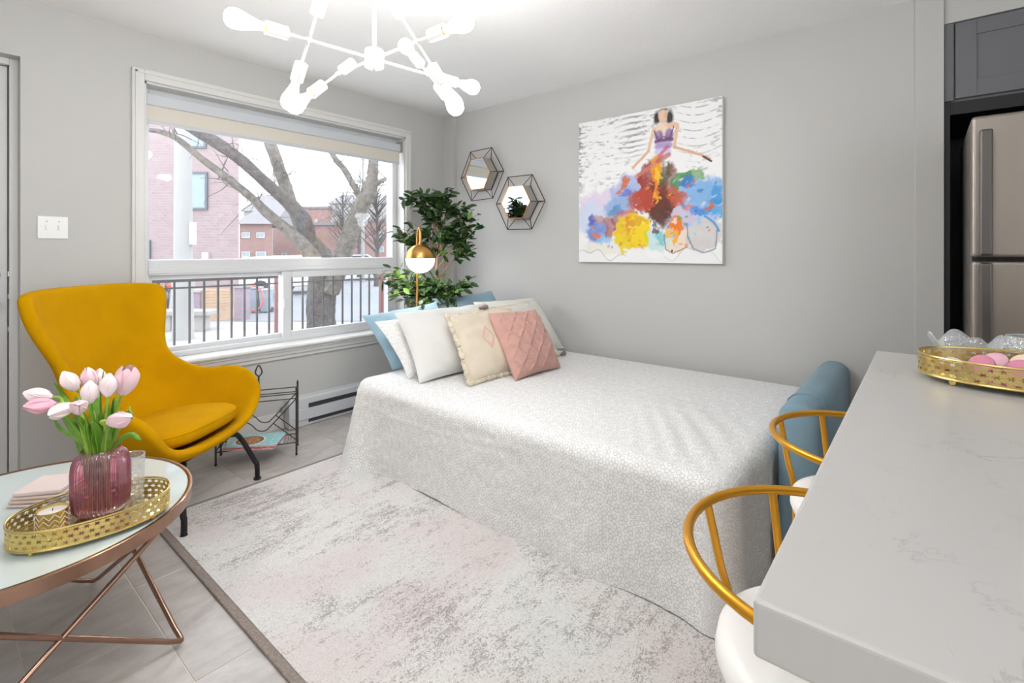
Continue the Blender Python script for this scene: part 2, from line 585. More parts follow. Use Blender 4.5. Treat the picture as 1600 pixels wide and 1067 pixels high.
def smooth_path(pts, n=6, closed=False):
    P = [Vector(p) for p in pts]
    out = []
    m = len(P)
    for i in range(m if closed else m - 1):
        p0 = P[(i - 1) % m] if (closed or i > 0) else P[0]
        p1 = P[i]; p2 = P[(i + 1) % m]
        p3 = P[(i + 2) % m] if (closed or i + 2 < m) else P[-1]
        for k in range(n):
            t = k / n
            out.append(.5 * ((2 * p1) + (-p0 + p2) * t + (2 * p0 - 5 * p1 + 4 * p2 - p3) * t * t + (-p0 + 3 * p1 - 3 * p2 + p3) * t ** 3))
    if not closed: out.append(P[-1])
    return out


def struct(name, V, F, mat, **kw):
    o = obj(name, V, F, mat, smooth=False, **kw)
    o['kind'] = 'structure'
    return o


def walls_with_holes(axis, pos, thick, a0, a1, z0, z1, holes):
    """a wall slab as cells around rectangular holes (a from, a to, z from, z to); axis 'x' or 'y' is its normal"""
    As = sorted({a0, a1} | {h[0] for h in holes} | {h[1] for h in holes})
    Zs = sorted({z0, z1} | {h[2] for h in holes} | {h[3] for h in holes})
    parts = []
    for i in range(len(As) - 1):
        for j in range(len(Zs) - 1):
            ca, cz = (As[i] + As[i + 1]) / 2, (Zs[j] + Zs[j + 1]) / 2
            if any(h[0] < ca < h[1] and h[2] < cz < h[3] for h in holes): continue
            if axis == 'y': parts.append(box(As[i], As[i + 1], pos, pos + thick, Zs[j], Zs[j + 1]))
            else: parts.append(box(pos, pos + thick, As[i], As[i + 1], Zs[j], Zs[j + 1]))
    return join(*parts)


# ------------------------------------------------------------------ the room shell
HC = 2.42          # ceiling
YW = 3.36          # window wall
XW = 3.09          # painting wall
floor = struct('floor', *box(-1.7, 3.95, -3.1, 3.55, -.12, -.0015), W['grout'])
# stone tiles 30 x 60 cm, each its own piece, where the floor is in view
tile_me = None
for i in range(-6, 12):
    x0 = .197 + .3 * i
    off = (1.885 if i % 2 == 0 else 2.165 - .6) - 3.0
    for j in range(-1, 11):
        y0 = off + .6 * j
        if y0 > 3.3 or y0 + .6 < -.6 or x0 > 3.0 or (x0 > 1.7 and y0 < 2.4): continue
        if tile_me is None:
            V, F = box(.0015, .2985, .0015, .5985, -.012, 0)
            t = obj('tile', V, F, W['tile'], floor, world=False, smooth=False, bevel=.0012, bseg=1)
            tile_me = t.data
        else:
            t = obj('tile', None, None, None, floor, me=tile_me)
            bm_ = t.modifiers.new('bevel', 'BEVEL'); bm_.width = .0012; bm_.segments = 1
        t.location = (x0, y0, 0)
ceil = struct('ceiling', *box(-1.7, 3.95, -3.1, 3.55, HC, HC + .12), W['ceil'])

WX0, WX1, WZ0, WZ1 = .815, 2.628, .545, 2.155
DX1, DZ1 = .322, 2.142
wb = struct('wall_back', *walls_with_holes('y', YW, .2, -1.7, 3.4, 0, HC, [(WX0, WX1, WZ0, WZ1), (-.62, DX1, 0, DZ1)]), W['wall'])
struct('wall_right', *join(box(XW, XW + .76, -.065, 3.4, 0, HC)), W['wall'])
struct('wall_left', *box(-1.7, -1.6, -3.1, YW, 0, HC), W['wall'])
struct('wall_rear', *walls_with_holes('y', -3.1, .1, -1.6, 3.95, 0, HC, [(-1.3, .9, .1, 2.15)]), W['wall'])
struct('wall_kitchen', *box(3.85, 3.95, -3.0, 0, 0, HC), W['wall'])
# corner chase beside the window and the narrow proud strip where the wall ends
struct('trim_1', *box(3.053, XW, 3.22, YW, 0, HC), W['wall'])
struct('trim_2', *box(XW - .006, XW, -.065, .041, 0, HC), W['wall'], bevel=.002)
struct('trim_3', *box(3.1, 3.85, -1.9, -.066, 2.27, HC), W['wall'])
# added rear window, unseen behind the viewer, to let in daylight as fill
w2 = tag(empty('fill_window', (-.2, -3.05, .1)), kind='structure')
for nm, b_ in (('window_frame', box(-1.3, -1.24, -3.08, -3.02, .1, 2.15)), ('window_frame', box(.84, .9, -3.08, -3.02, .1, 2.15)), ('window_frame', box(-.23, -.17, -3.08, -3.02, .1, 2.15)),
               ('window_frame', box(-1.24, .84, -3.08, -3.02, 2.09, 2.15)), ('window_frame', box(-1.24, .84, -3.08, -3.02, .1, .16))):
    obj(nm, *b_, W['vinyl'], w2, smooth=False)

# baseboards
struct('baseboard_back', *box(DX1 + .01, 1.6, YW - .014, YW, 0, .115), W['white'], bevel=.004)
struct('baseboard_right', *box(XW - .014, XW, .05, 3.2, 0, .1), W['white'], bevel=.004)

# window casing
cs = tag(empty('trim_4', (1.72, YW, WZ0)), kind='structure')
OX0, OX1, OZ1 = .757, 2.684, 2.217
obj('casing', *box(OX0, WX0, YW - .018, YW, .50, OZ1), W['white'], cs, smooth=False, bevel=.004)
obj('casing', *box(WX1, OX1, YW - .018, YW, .50, OZ1), W['white'], cs, smooth=False, bevel=.004)
obj('casing', *box(WX0, WX1, YW - .018, YW, WZ1, OZ1), W['white'], cs, smooth=False, bevel=.004)
for a, b_ in (((OX0 + .014, OX0 + .026), (.50, OZ1 - .014)), ((OX1 - .026, OX1 - .014), (.50, OZ1 - .014))):
    obj('moulding', *box(a[0], a[1], YW - .024, YW - .017, b_[0], b_[1]), W['white'], cs, smooth=False, bevel=.002)
obj('moulding', *box(OX0 + .014, OX1 - .014, YW - .024, YW - .017, OZ1 - .026, OZ1 - .014), W['white'], cs, smooth=False, bevel=.002)
obj('jamb', *box(WX0, WX0 + .012, YW, YW + .19, WZ0, WZ1), W['white'], cs, smooth=False)
obj('jamb', *box(WX1 - .012, WX1, YW, YW + .19, WZ0, WZ1), W['white'], cs, smooth=False)
obj('head_jamb', *box(WX0, WX1, YW, YW + .19, WZ1 - .012, WZ1), W['white'], cs, smooth=False)
prof = [(3.50, .568), (3.325, .568), (3.312, .563), (3.306, .553), (3.310, .543), (3.322, .538), (3.322, .527), (3.330, .522), (3.334, .500), (3.345, .494), (3.345, .474), (3.3605, .474), (3.3605, .545), (3.50, .545)]
n = len(prof)
V = [(x, y, z) for x in (OX0 - .02, OX1 + .02) for y, z in prof]
F = [(k, (k + 1) % n, n + (k + 1) % n, n + k) for k in range(n)] + [tuple(range(n - 1, -1, -1)), tuple(range(n, 2 * n))]
# the part inside the opening keeps to the opening's width
V2 = [(min(max(x, WX0), WX1) if y > YW + .002 else x, y, z) for x, y, z in V]
obj('window_sill', V2, F, W['white'], cs, smooth=False)

# the window unit
w1 = tag(empty('window_1', (1.72, 3.47, .57)), kind='structure')
gx0, gx1 = WX0 + .012, WX1 - .012


def frame(x0, x1, z0, z1, wl, wr, wb_, wt, y0, y1, parent, name='window_frame'):
    f = obj(name, *join(box(x0, x0 + wl, y0, y1, z0, z1), box(x1 - wr, x1, y0, y1, z0, z1), box(x0 + wl, x1 - wr, y0, y1, z0, z0 + wb_), box(x0 + wl, x1 - wr, y0, y1, z1 - wt, z1)),
            W['vinyl'], parent, smooth=False, bevel=.003)
    return f


frame(gx0, gx1, .568, 2.143, .035, .045, .03, .05, 3.455, 3.54, w1)
obj('transom_rail', *box(gx0 + .03, gx1 - .03, 3.448, 3.54, 1.062, 1.152), W['vinyl'], w1, smooth=False, bevel=.006)
obj('transom_bead', *box(gx0 + .03, gx1 - .03, 3.442, 3.452, 1.07, 1.098), W['vinyl'], w1, smooth=False, bevel=.004)
obj('pane', *box(gx0 + .03, gx1 - .04, 3.49, 3.494, 1.15, 2.1), W['pane'], w1, smooth=False)
s1 = frame(gx0 + .03, 1.685, .596, 1.062, .03, .04, .03, .03, 3.492, 3.53, w1, 'sash')
obj('pane', *box(gx0 + .06, 1.645, 3.508, 3.512, .62, 1.035), W['pane'], s1, smooth=False)
s2 = frame(1.645, gx1 - .04, .596, 1.062, .06, .05, .04, .045, 3.458, 3.49, w1, 'sash')
obj('pane', *box(1.70, gx1 - .09, 3.472, 3.476, .63, 1.02), W['pane'], s2, smooth=False)
obj('latch', *box(1.648, 1.672, 3.45, 3.46, .80, .87), W['vinyl'], s2, smooth=False, bevel=.003)

# entrance door in its recess
d1 = tag(empty('door_1', (-.15, 3.44, 0)), kind='structure')
obj('door_frame', *join(box(.29, DX1, 3.43, 3.53, 0, DZ1), box(-.62, -.588, 3.43, 3.53, 0, DZ1), box(-.588, .29, 3.43, 3.53, 2.11, DZ1)), W['white'], d1, smooth=False, bevel=.003)
obj('dark_gap_backing', *box(-.586, .2895, 3.501, 3.53, .006, 2.109), W['blackpanel'], d1, smooth=False)  # added black sheet: blocks daylight leaking past the slab, darkens the gap
slab = obj('door_slab', *box(-.586, .286, 3.46, 3.50, .006, 2.106), W['door'], d1, smooth=False, bevel=.002)
for z in (1.085, .95):
    prof = [(.032, 0), (.032, .006), (.014, .01), (.014, .03), (.027, .036), (.03, .05), (.024, .06), (.0, .062)] if z < 1 else [(.034, 0), (.034, .012), (.03, .02), (0, .02)]
    obj('door_knob' if z < 1 else 'deadbolt', *orient(lathe(prof, 20), (.228, 3.46, z), (0, -1, 0)), W['chrome'], slab)
for z in (.98, .82, 1.09):
    obj('strike_plate', *box(.2865, .2895, 3.452, 3.468, z - .012, z + .012), W['chrome'], d1, smooth=False)

# light switch
t = thing('light_switch', 'white double toggle light switch plate on the wall beside the door', 'light switch', (.438, YW, 1.32))
obj('plate', *box(.381, .495, YW - .007, YW, 1.264, 1.376), W['switch'], t, smooth=False, bevel=.003)
for x in (.415, .461):
    obj('toggle', *box(x - .005, x + .005, YW - .016, YW - .006, 1.308, 1.332), W['switch'], t, smooth=False, bevel=.002)
    obj('screw', *orient(lathe([(.003, 0), (.003, .001)], 8), (x, YW - .007, 1.35), (0, -1, 0)), W['plug'], t)

# baseboard heater
t = thing('baseboard_heater', 'white electric baseboard heater with dark grilles under the window', 'heater', (2.28, 3.32, 0))
prof = [(3.36, .004), (3.285, .004), (3.285, .185), (3.30, .197), (3.36, .197)]
V = [(x, y, z) for x in (1.61, 2.98) for y, z in prof]
F = [(k, (k + 1) % 5, 5 + (k + 1) % 5, 5 + k) for k in range(5)] + [(4, 3, 2, 1, 0), (5, 6, 7, 8, 9)]
obj('body', V, F, W['heater'], t, smooth=False)
obj('cover', *box(1.66, 2.96, 3.276, 3.285, .045, .118), W['heater'], t, smooth=False, bevel=.002)
obj('end_cap', *box(1.602, 1.662, 3.279, 3.355, .002, .199), W['heater'], t, smooth=False, bevel=.003)
for z0, z1 in ((.121, .150), (.021, .042)):
    obj('grille', *box(1.74, 2.96, 3.281, 3.286, z0, z1), W['darkslot'], t, smooth=False)
t = thing('power_plug', 'small grey plug with a thin cord hanging above the heater end', 'plug', (1.585, 3.345, .13))
obj('plug_body', *box(1.57, 1.60, 3.318, 3.346, .115, .15), W['plug'], t, smooth=False, bevel=.006)
obj('cord', *tube(smooth_path([(1.585, 3.33, .115), (1.588, 3.325, .06), (1.595, 3.31, .02), (1.62, 3.27, .006), (1.68, 3.262, .006)]), .0035, 6), W['plug'], t)

# roller blind
t = thing('roller_blind', 'cream roller blind rolled up under a silver cassette in the window', 'blind', (1.72, 3.41, 2.1))
obj('cassette', *box(WX0 + .016, WX1 - .016, 3.385, 3.45, 2.035, 2.10), W['cassette'], t, smooth=False, bevel=.006)
obj('fabric', *box(WX0 + .018, WX1 - .03, 3.398, 3.401, 1.945, 2.04), W['blind'], t, smooth=False)
obj('hem_bar', *box(WX0 + .018, WX1 - .03, 3.394, 3.406, 1.93, 1.95), W['cassette'], t, smooth=False, bevel=.003)
obj('bracket', *box(WX1 - .03, WX1 - .012, 3.375, 3.45, 2.03, 2.12), W['chrome'], t, smooth=False, bevel=.003)


# added ceiling lamp, unseen behind the viewer, to fill the bed front and room
t = thing('added_fill_lamp', 'added unseen fill lamp, a round white disc on the ceiling by the entrance door', 'lamp', (-1.0, .55, HC))
W['flush'] = emis('fill_lamp_glow', (1, .995, .985, 1), 17.0)
obj('diffuser', *lathe([(.0005, -.085), (.06, -.082), (.13, -.066), (.17, -.035), (.18, -.008)], 40, (-1.0, .55, HC), False, False), W['flush'], t)
obj('mount', *lathe([(.185, -.012), (.185, 0)], 40, (-1.0, .55, HC)), W['fixture'], t)

# ------------------------------------------------------------------ chandelier
HUB = Vector((1.062, 1.535, 1.898))
FWD = Vector((.768, .640, 0)); RGT = Vector((.640, -.768, 0))
ch = thing('chandelier', 'white branching chandelier with glowing clear bulbs hanging from the ceiling', 'chandelier', (HUB.x, HUB.y, HUB.z))
obj('hub', *lathe([(.0, -.034), (.028, -.034), (.034, -.030), (.034, .026), (.031, .032), (0, .032)], 28, HUB), W['fixture'], ch)
obj('finial', *lathe([(.004, -.042), (.005, -.034)], 10, HUB), W['chrome'], ch)
obj('rod', *tube([HUB + Vector((0, 0, .03)), (HUB.x, HUB.y, HC - .02)], .0075, 12), W['fixture'], ch)
obj('ceiling_canopy', *lathe([(.0, -.03), (.045, -.028), (.062, -.012), (.064, 0)], 32, (HUB.x, HUB.y, HC)), W['fixture'], ch)
BULBP = [(r * .96, z * .88) for r, z in [(.010, 0), (.0135, .006), (.0135, .020), (.017, .034), (.026, .066), (.031, .088), (.0315, .100), (.028, .114), (.019, .125), (.008, .129), (0.0005, .130)]]
SOCKP = [(.006, -.004), (.012, 0), (.0215, .004), (.0215, .068), (.0165, .068), (.0165, .05)]


def socket(p, d):
    s = obj('socket', *orient(lathe(SOCKP, 20), p, d), W['fixture'], ch)
    d = Vector(d).normalized()
    obj('bulb_cap', *orient(lathe([(.0125, .050), (.0125, .076)], 14), p, d), W['cap'], s)
    obj('bulb', *orient(lathe(BULBP, 20), Vector(p) + d * .070, d), W['bulb'], s)


arms = {'A': (-.728, -.685), 'B': (.777, -.630), 'C': (-.777, .630), 'D': (.728, .685)}
up_dir = {'A': (.685, -.728), 'B': (-.630, -.777), 'C': (.630, .777), 'D': (-.685, .728)}
for k, (l, f) in arms.items():
    d = RGT * l + FWD * f
    e = .300
    end = HUB + d * (e if k != 'C' else .245)
    a = obj('arm', *tube([HUB + d * .022, end], .0048, 10), W['fixture'], ch)
    j = HUB + d * .235
    obj('joint', *orient(lathe([(.008, -.008), (.008, .008)], 12), j, d), W['fixture'], a)
    if k != 'C': socket(end, d)
    ul, uf = up_dir[k]
    c = (RGT * ul + FWD * uf) * .725 + Vector((0, 0, .69))
    c.normalize()
    jj = j + Vector((0, 0, .0))
    h = .085
    obj('cross_rod', *tube([jj - c * h, jj + c * h], .0048, 10), W['fixture'], ch)
    if k != 'C': socket(jj + c * h, c)
    else: obj('collar', *orient(lathe(SOCKP, 20), jj + c * .02, c), W['fixture'], ch)
    socket(jj - c * h, -c)

# ------------------------------------------------------------------ floor lamp
t = thing('floor_lamp', 'brass arc floor lamp with a half brass half opal glass globe by the plant', 'floor lamp', (2.275, 2.76, 0))
LX, LY, LZ = 2.262, 2.722, 1.151
obj('base', *lathe([(0, 0), (.13, 0), (.13, .018), (.12, .024), (0, .026)], 36, (2.29, 2.80, 0)), W['brass'], t)
top = smooth_path([(2.297, 2.80, .02), (2.297, 2.80, .7), (2.296, 2.798, 1.18), (2.295, 2.796, 1.27), (2.285, 2.775, 1.345), (2.272, 2.745, 1.365), (2.262, 2.722, 1.335), (2.258, 2.716, 1.27), (2.26, 2.72, 1.245)], 8)
obj('pole', *tube(top, .0085, 12), W['brass'], t)
R_ = .102
dome = [(R_ * math.sin(a), R_ * math.cos(a)) for a in [i * PI / 2 / 14 for i in range(15)]]
sh = obj('lamp_shade', *lathe([(max(r, .0008), z) for r, z in dome[::-1]], 40, (LX, LY, LZ), False, True), W['brass'], t, angle=60)
gl = [(R_ * .985 * math.sin(a), -R_ * .985 * math.cos(a)) for a in [i * PI / 2 / 14 for i in range(15)]]
obj('globe', *lathe([(max(r, .0008), z) for r, z in gl], 40, (LX, LY, LZ), True, True), W['globe'], t, angle=60)
obj('finial', *lathe([(.012, 0), (.012, .016), (.006, .02)], 16, (LX, LY, LZ + R_ - .004)), W['brass'], t)

# ------------------------------------------------------------------ hexagonal wall mirrors
def wall_mirror(label, yc, zc, tilt):
    t = thing('wall_mirror', label, 'mirror', (XW, yc, zc), group='geometric wire mirrors on the wall')

    def hexa(r, x, tl=tilt, sz=.985):
        return [Vector((x, yc + r * math.cos(tl + k * PI / 3), zc + sz * r * math.sin(tl + k * PI / 3))) for k in range(6)]
    o_, m_, b_ = hexa(.246, 3.04), hexa(.150, 2.99), hexa(.150, 3.078)
    obj('outer_ring', *join(*[tube([o_[k], o_[(k + 1) % 6]], .0034, 6) for k in range(6)]), W['bronze'], t)
    obj('back_ring', *join(*[tube([b_[k], b_[(k + 1) % 6]], .0034, 6) for k in range(6)]), W['bronze'], t)
    for k in range(6):
        obj('front_spoke', *tube([o_[k], m_[k]], .0029, 6), W['bronze'], t)
        obj('back_spoke', *tube([o_[k], b_[k]], .0029, 6), W['bronze'], t)
    i_ = hexa(.146, 2.987)
    V = [tuple(v) for v in m_] + [tuple(v + Vector((-.006, 0, 0))) for v in m_] + [tuple(v + Vector((-.006, 0, 0))) for v in hexa(.143, 2.99)] + [tuple(v) for v in hexa(.143, 2.99)]
    F = []
    for a in range(4):
        for k in range(6):
            F.append((a * 6 + k, a * 6 + (k + 1) % 6, ((a + 1) % 4) * 6 + (k + 1) % 6, ((a + 1) % 4) * 6 + k))
    obj('mirror_rim', V, F, W['copper'], t, smooth=False)
    g = hexa(.1435, 2.988); g2 = hexa(.1435, 2.991)
    obj('mirror_glass', [tuple(v) for v in g] + [tuple(v) for v in g2], [tuple(range(6)), tuple(range(11, 5, -1))] + [(k, (k + 1) % 6, 6 + (k + 1) % 6, 6 + k) for k in range(6)], W['mirror'], t, smooth=False)
    h = hexa(.15, 2.994); h2 = hexa(.15, 3.07)
    obj('backing_box', [tuple(v) for v in h] + [tuple(v) for v in h2], [tuple(range(6)), tuple(range(11, 5, -1))] + [(k, (k + 1) % 6, 6 + (k + 1) % 6, 6 + k) for k in range(6)], W['mirrorback'], t, smooth=False)
    obj('hook', *tube([(3.07, yc, zc + .12), (XW, yc, zc + .12)], .004, 8), W['bronze'], t)


wall_mirror('bronze wire hexagon mirror hung higher, nearer the corner and the plant', 2.868, 1.846, math.radians(-1.5))
wall_mirror('bronze wire hexagon mirror hung lower, nearer the painting', 2.456, 1.585, math.radians(.8))


# ------------------------------------------------------------------ painting
def vnoise(n, freq, seed, octs=4, asp=(1, 1)):
    rng = np.random.RandomState(seed)
    out = np.zeros((n, n)); amp = 1.0; tot = 0
    for o in range(octs):
        fx, fy = max(2, int(freq * asp[0])), max(2, int(freq * asp[1]))
        g = rng.rand(fy + 2, fx + 2)
        x = np.linspace(0, fx, n); y = np.linspace(0, fy, n)
        xi = np.minimum(x.astype(int), fx); yi = np.minimum(y.astype(int), fy)
        tx = x - xi; ty = y - yi
        tx = tx * tx * (3 - 2 * tx); ty = ty * ty * (3 - 2 * ty)
        a = g[yi][:, xi]; b = g[yi][:, np.minimum(xi + 1, fx + 1)]
        c = g[np.minimum(yi + 1, fy + 1)][:, xi]; d = g[np.minimum(yi + 1, fy + 1)][:, np.minimum(xi + 1, fx + 1)]
        out += amp * ((a * (1 - tx) + b * tx) * (1 - ty[:, None]) + (c * (1 - tx) + d * tx) * ty[:, None])
        tot += amp; amp *= .55; freq *= 2
    return out / tot


def paint_canvas(n):
    u0, v0 = np.meshgrid(np.linspace(0, 1, n), np.linspace(0, 1, n))
    w1_, w2_ = vnoise(n, 5, 1) - .5, vnoise(n, 5, 2) - .5
    w3, w4 = vnoise(n, 16, 3) - .5, vnoise(n, 16, 4) - .5
    w5, w6 = vnoise(n, 45, 13, 3) - .5, vnoise(n, 45, 14, 3) - .5
    u = u0 + .10 * w1_ + .07 * w3 + .035 * w5; v = v0 + .10 * w2_ + .07 * w4 + .035 * w6
    us = u0 + .012 * w3 + .006 * w5; vs = v0 + .012 * w4 + .006 * w6
    img = np.ones((n, n, 3)) * np.array([.86, .86, .86])

    def lay(mask, col, op=1.0):
        nonlocal img
        c = np.array(hx(col)[:3])
        a = np.clip(np.clip(mask, 0, 1)[..., None] * op, 0, 1)
        img = img * (1 - a) + c * a

    def blob(cu, cv, ru, rv, col, op=1.0, soft=.35, rot=0.0, crisp=False):
        U, Vv = (us, vs) if crisp else (u, v)
        du, dv = U - cu, Vv - cv
        if rot:
            du, dv = du * math.cos(rot) + dv * math.sin(rot), -du * math.sin(rot) + dv * math.cos(rot)
        d = np.sqrt((du / ru) ** 2 + (dv / rv) ** 2)
        jit = .75 + .5 * vnoise(n, 22, int(cu * 997 + cv * 313) % 9999, 3)
        lay((1 - d) / (soft * (.45 if not crisp else 1)), col, np.clip(op * jit, 0, 1)[..., None] if not crisp else op)

    def stroke(pts, wd, col, op=1.0, soft=.5):
        best = np.full((n, n), 9.0)
        for (a, b), (c, d) in zip(pts[:-1], pts[1:]):
            du, dv = c - a, d - b
            t_ = np.clip(((us - a) * du + (vs - b) * dv) / (du * du + dv * dv), 0, 1)
            best = np.minimum(best, np.hypot(us - a - t_ * du, vs - b - t_ * dv))
        lay((1 - best / wd) / soft, col, op)

    fine = vnoise(n, 40, 5, 3); scr = vnoise(n, 30, 6, 4, (1, 3)); med = vnoise(n, 9, 8, 4)
    sky = np.clip((v0 - .42) * 6, 0, 1)
    lay(np.clip((scr - .56) * 9, 0, 1) * sky * np.clip((med - .5) * 6, 0, 1), '#8d8c8e', .7)
    # grey curved strokes left of the figure, thin lines to the right
    arc = np.sin((v0 + .25 * (u0 - .48) ** 2 - .04 * w1_) * 2 * PI * 27)
    m = np.exp(-((u0 - .43) / .09) ** 2 * 1.3) * np.clip((v0 - .66) * 9, 0, 1)
    lay(np.clip(arc * 1.6 - .2, 0, 1) * m * np.clip(.4 + fine, 0, 1), '#7c7a7c', .85)
    arc2 = np.sin((v0 + .05 * np.sin(u0 * 9) + .02 * w1_) * 2 * PI * 21)
    m2 = np.clip((u0 - .70) * 12, 0, 1) * np.clip((v0 - .60) * 9, 0, 1)
    lay(np.clip(arc2 * 3 - 2.35, 0, 1) * m2 * np.clip((fine - .36) * 5, 0, 1), '#5c5b5e', .85)
    m3 = np.clip((.40 - u0) * 6, 0, 1) * np.clip((v0 - .55) * 9, 0, 1)
    lay(np.clip(np.sin((v0 + .04 * w1_) * 2 * PI * 18) * 3 - 2.1, 0, 1) * m3 * np.clip((scr - .55) * 8, 0, 1), '#77767a', .7)
    lay(np.clip((.06 - u0) * 22, 0, 1) * np.clip((scr - .45) * 8, 0, 1) * sky, '#8a898c', .8)
    # pale sweep of the skirt
    blob(.22, .40, .34, .13, '#dccfe4', .9, .5, .35); blob(.12, .30, .20, .12, '#cdd8ec', .9, .5)
    blob(.40, .47, .17, .10, '#a9b8e0', .9, .5); blob(.30, .40, .10, .08, '#8fb0dc', .8, .6)
    blob(.80, .36, .24, .16, '#a9c4e6', .95, .5); blob(.88, .43, .16, .10, '#7fb0e0', .9, .6)
    blob(.74, .30, .14, .12, '#cdbfd4', .8, .6); blob(.20, .10, .19, .08, '#e6e2d8', .8, .6)
    blob(.72, .14, .12, .08, '#ead6c4', .9, .5); blob(.89, .17, .11, .11, '#cfcbc9', .95, .3)
    blob(.60, .14, .10, .09, '#bfe0e2', .8, .6); blob(.45, .12, .10, .06, '#e8ddb2', .7, .6)
    # blues and dusky tones to the left
    blob(.14, .22, .10, .10, '#6a86cc', .85, .7); blob(.10, .29, .05, .05, '#4a57b8', .8, .8)
    blob(.18, .30, .07, .04, '#c08a7c', .7, .8); blob(.29, .36, .06, .05, '#4f86c0', .8, .8)
    blob(.36, .52, .05, .025, '#d0703c', .9, .6, .5); blob(.38, .47, .05, .03, '#5a6fd0', .8, .8)
    blob(.25, .24, .06, .10, '#a85a50', .8, .7); blob(.31, .28, .05, .05, '#8c3f44', .75, .8)
    blob(.13, .20, .05, .02, '#e07a3c', .9, .5, -.6); blob(.20, .15, .07, .05, '#8fc0e6', .8, .8)
    blob(.46, .42, .09, .07, '#a55a50', .8, .7); blob(.38, .34, .09, .05, '#c4614a', .85, .7)
    # red-brown core
    blob(.55, .52, .085, .14, '#9c2f1e', .95, .45, -.25); blob(.60, .40, .11, .16, '#7c2c1c', 1, .4)
    blob(.62, .33, .085, .11, '#542a1e', .9, .5); blob(.50, .42, .07, .09, '#b8442c', .9, .5)
    blob(.70, .50, .055, .13, '#7a3420', .8, .6); blob(.72, .44, .05, .08, '#c65a34', .75, .7)
    blob(.66, .56, .035, .09, '#4c4a22', .85, .6); blob(.58, .28, .08, .03, '#59352a', .7, .7)
    # greens and bright blues to the right
    blob(.77, .53, .07, .045, '#3e8f3a', .9, .6); blob(.85, .545, .07, .035, '#5f9c46', .85, .7)
    blob(.80, .51, .05, .035, '#2f72c8', .85, .7); blob(.95, .40, .06, .06, '#2f93d6', .95, .5)
    blob(.88, .33, .09, .03, '#3f86d4', .9, .6, -.35); blob(.96, .30, .05, .05, '#56a6e0', .9, .6)
    blob(.92, .335, .03, .02, '#cc6a44', .9, .6); blob(.79, .37, .05, .02, '#cf7a66', .8, .7)
    # yellow and orange
    blob(.61, .60, .045, .09, '#e9a012', 1, .35); blob(.60, .50, .03, .10, '#e5871a', .95, .4)
    blob(.62, .56, .02, .06, '#f2c420', .95, .4); blob(.58, .43, .022, .05, '#f0a21c', .9, .5)
    blob(.41, .21, .12, .13, '#e8c40e', 1, .25); blob(.47, .20, .08, .12, '#f0d012', .95, .35)
    blob(.34, .12, .06, .06, '#e6cf1e', .95, .3); blob(.39, .24, .04, .09, '#e08e10', .85, .6)
    blob(.45, .27, .07, .04, '#d9a21a', .8, .6); blob(.52, .17, .02, .06, '#c8d22c', .7, .7)
    blob(.73, .25, .045, .075, '#e87a16', .95, .4); blob(.71, .17, .02, .05, '#f0b018', .95, .4)
    blob(.67, .20, .03, .04, '#e9b21e', .8, .5); blob(.72, .27, .02, .02, '#f2d8c0', .9, .6)
    blob(.62, .17, .04, .06, '#5cc0cc', .75, .7); blob(.58, .22, .02, .03, '#5b5150', .85, .6)
    # many small dabs of colour, picked by where they fall on the skirt
    rg = np.random.RandomState(21)
    pal = {'l': ['#5a74c8', '#8fb4e4', '#b86a54', '#c9a8c8', '#d98a5a', '#6a86cc', '#e8d8e4', '#8c4a48'], 'c': ['#c2452a', '#7c2416', '#e8921a', '#4a2318', '#d9602a', '#f0b81e', '#8a2f3c'],
           'r': ['#3a86d8', '#8fc0ea', '#4c9a48', '#2f62b8', '#d0683c', '#d8d0e0', '#5fb4d8'], 'y': ['#f2d816', '#e8b010', '#d89010', '#f0e050', '#c8b820'], 'b': ['#e0885a', '#8fd0d4', '#e8c8b0', '#d8d4d0', '#c0a890']}
    for q in range(150):
        cu, cv = rg.uniform(.05, .97), rg.uniform(.10, .56)
        top_ = .60 - 1.0 * abs(cu - .63) if cu < .63 else .60 - .25 * (cu - .63)
        if cv > top_: continue
        z_k = 'c' if abs(cu - .61) < .10 and cv > .26 else ('y' if .32 < cu < .54 and cv < .30 else ('b' if cv < .22 and cu > .5 else ('l' if cu < .55 else 'r')))
        r1, r2 = rg.uniform(.008, .026), rg.uniform(.006, .018)
        blob(cu, cv, r1, r2, pal[z_k][rg.randint(len(pal[z_k]))], .85, .7, rg.uniform(-1, 1), True)
    # ragged hem lines
    hem = lambda uu: .055 + .03 * np.sin(uu * 17) + .02 * np.sin(uu * 41 + 1)
    lay(np.exp(-((v0 - hem(u0) - .015 * w3) / .004) ** 2) * np.clip((med - .35) * 4, 0, 1), '#b3a79c', .8)
    stroke([(.79, .25), (.79, .17), (.83, .09), (.90, .065), (.96, .09), (.97, .2)], .006, '#6d7f96', .8)
    stroke([(.90, .29), (.95, .25), (.98, .20)], .01, '#3f8fcf', .9)
    stroke([(.64, .18), (.65, .09), (.70, .06), (.76, .09), (.79, .10)], .005, '#8a7060', .8)
    blob(.695, .075, .008, .012, '#2a2626', 1, .5, 0, True)
    img[...] = img * (1 - ((v0 < hem(u0) - .005) * .85)[..., None]) + np.array([.84, .84, .85]) * ((v0 < hem(u0) - .005) * .85)[..., None]
    # the figure
    skin = '#e3c0a4'
    blob(.592, .938, .028, .055, '#2c2a2b', 1, .5, 0, True); blob(.680, .925, .030, .068, '#33302f', 1, .5, 0, True); blob(.637, .982, .045, .016, '#4b4746', .9, .6, 0, True)
    blob(.632, .945, .036, .045, '#e6c3a6', 1, .25, 0, True); blob(.65, .945, .016, .035, '#d89f72', .7, .9, 0, True)
    stroke([(.635, .91), (.635, .87)], .022, skin)
    stroke([(.575, .865), (.635, .875), (.72, .875)], .022, skin); stroke([(.62, .86), (.64, .83)], .05, '#ecd4c0')
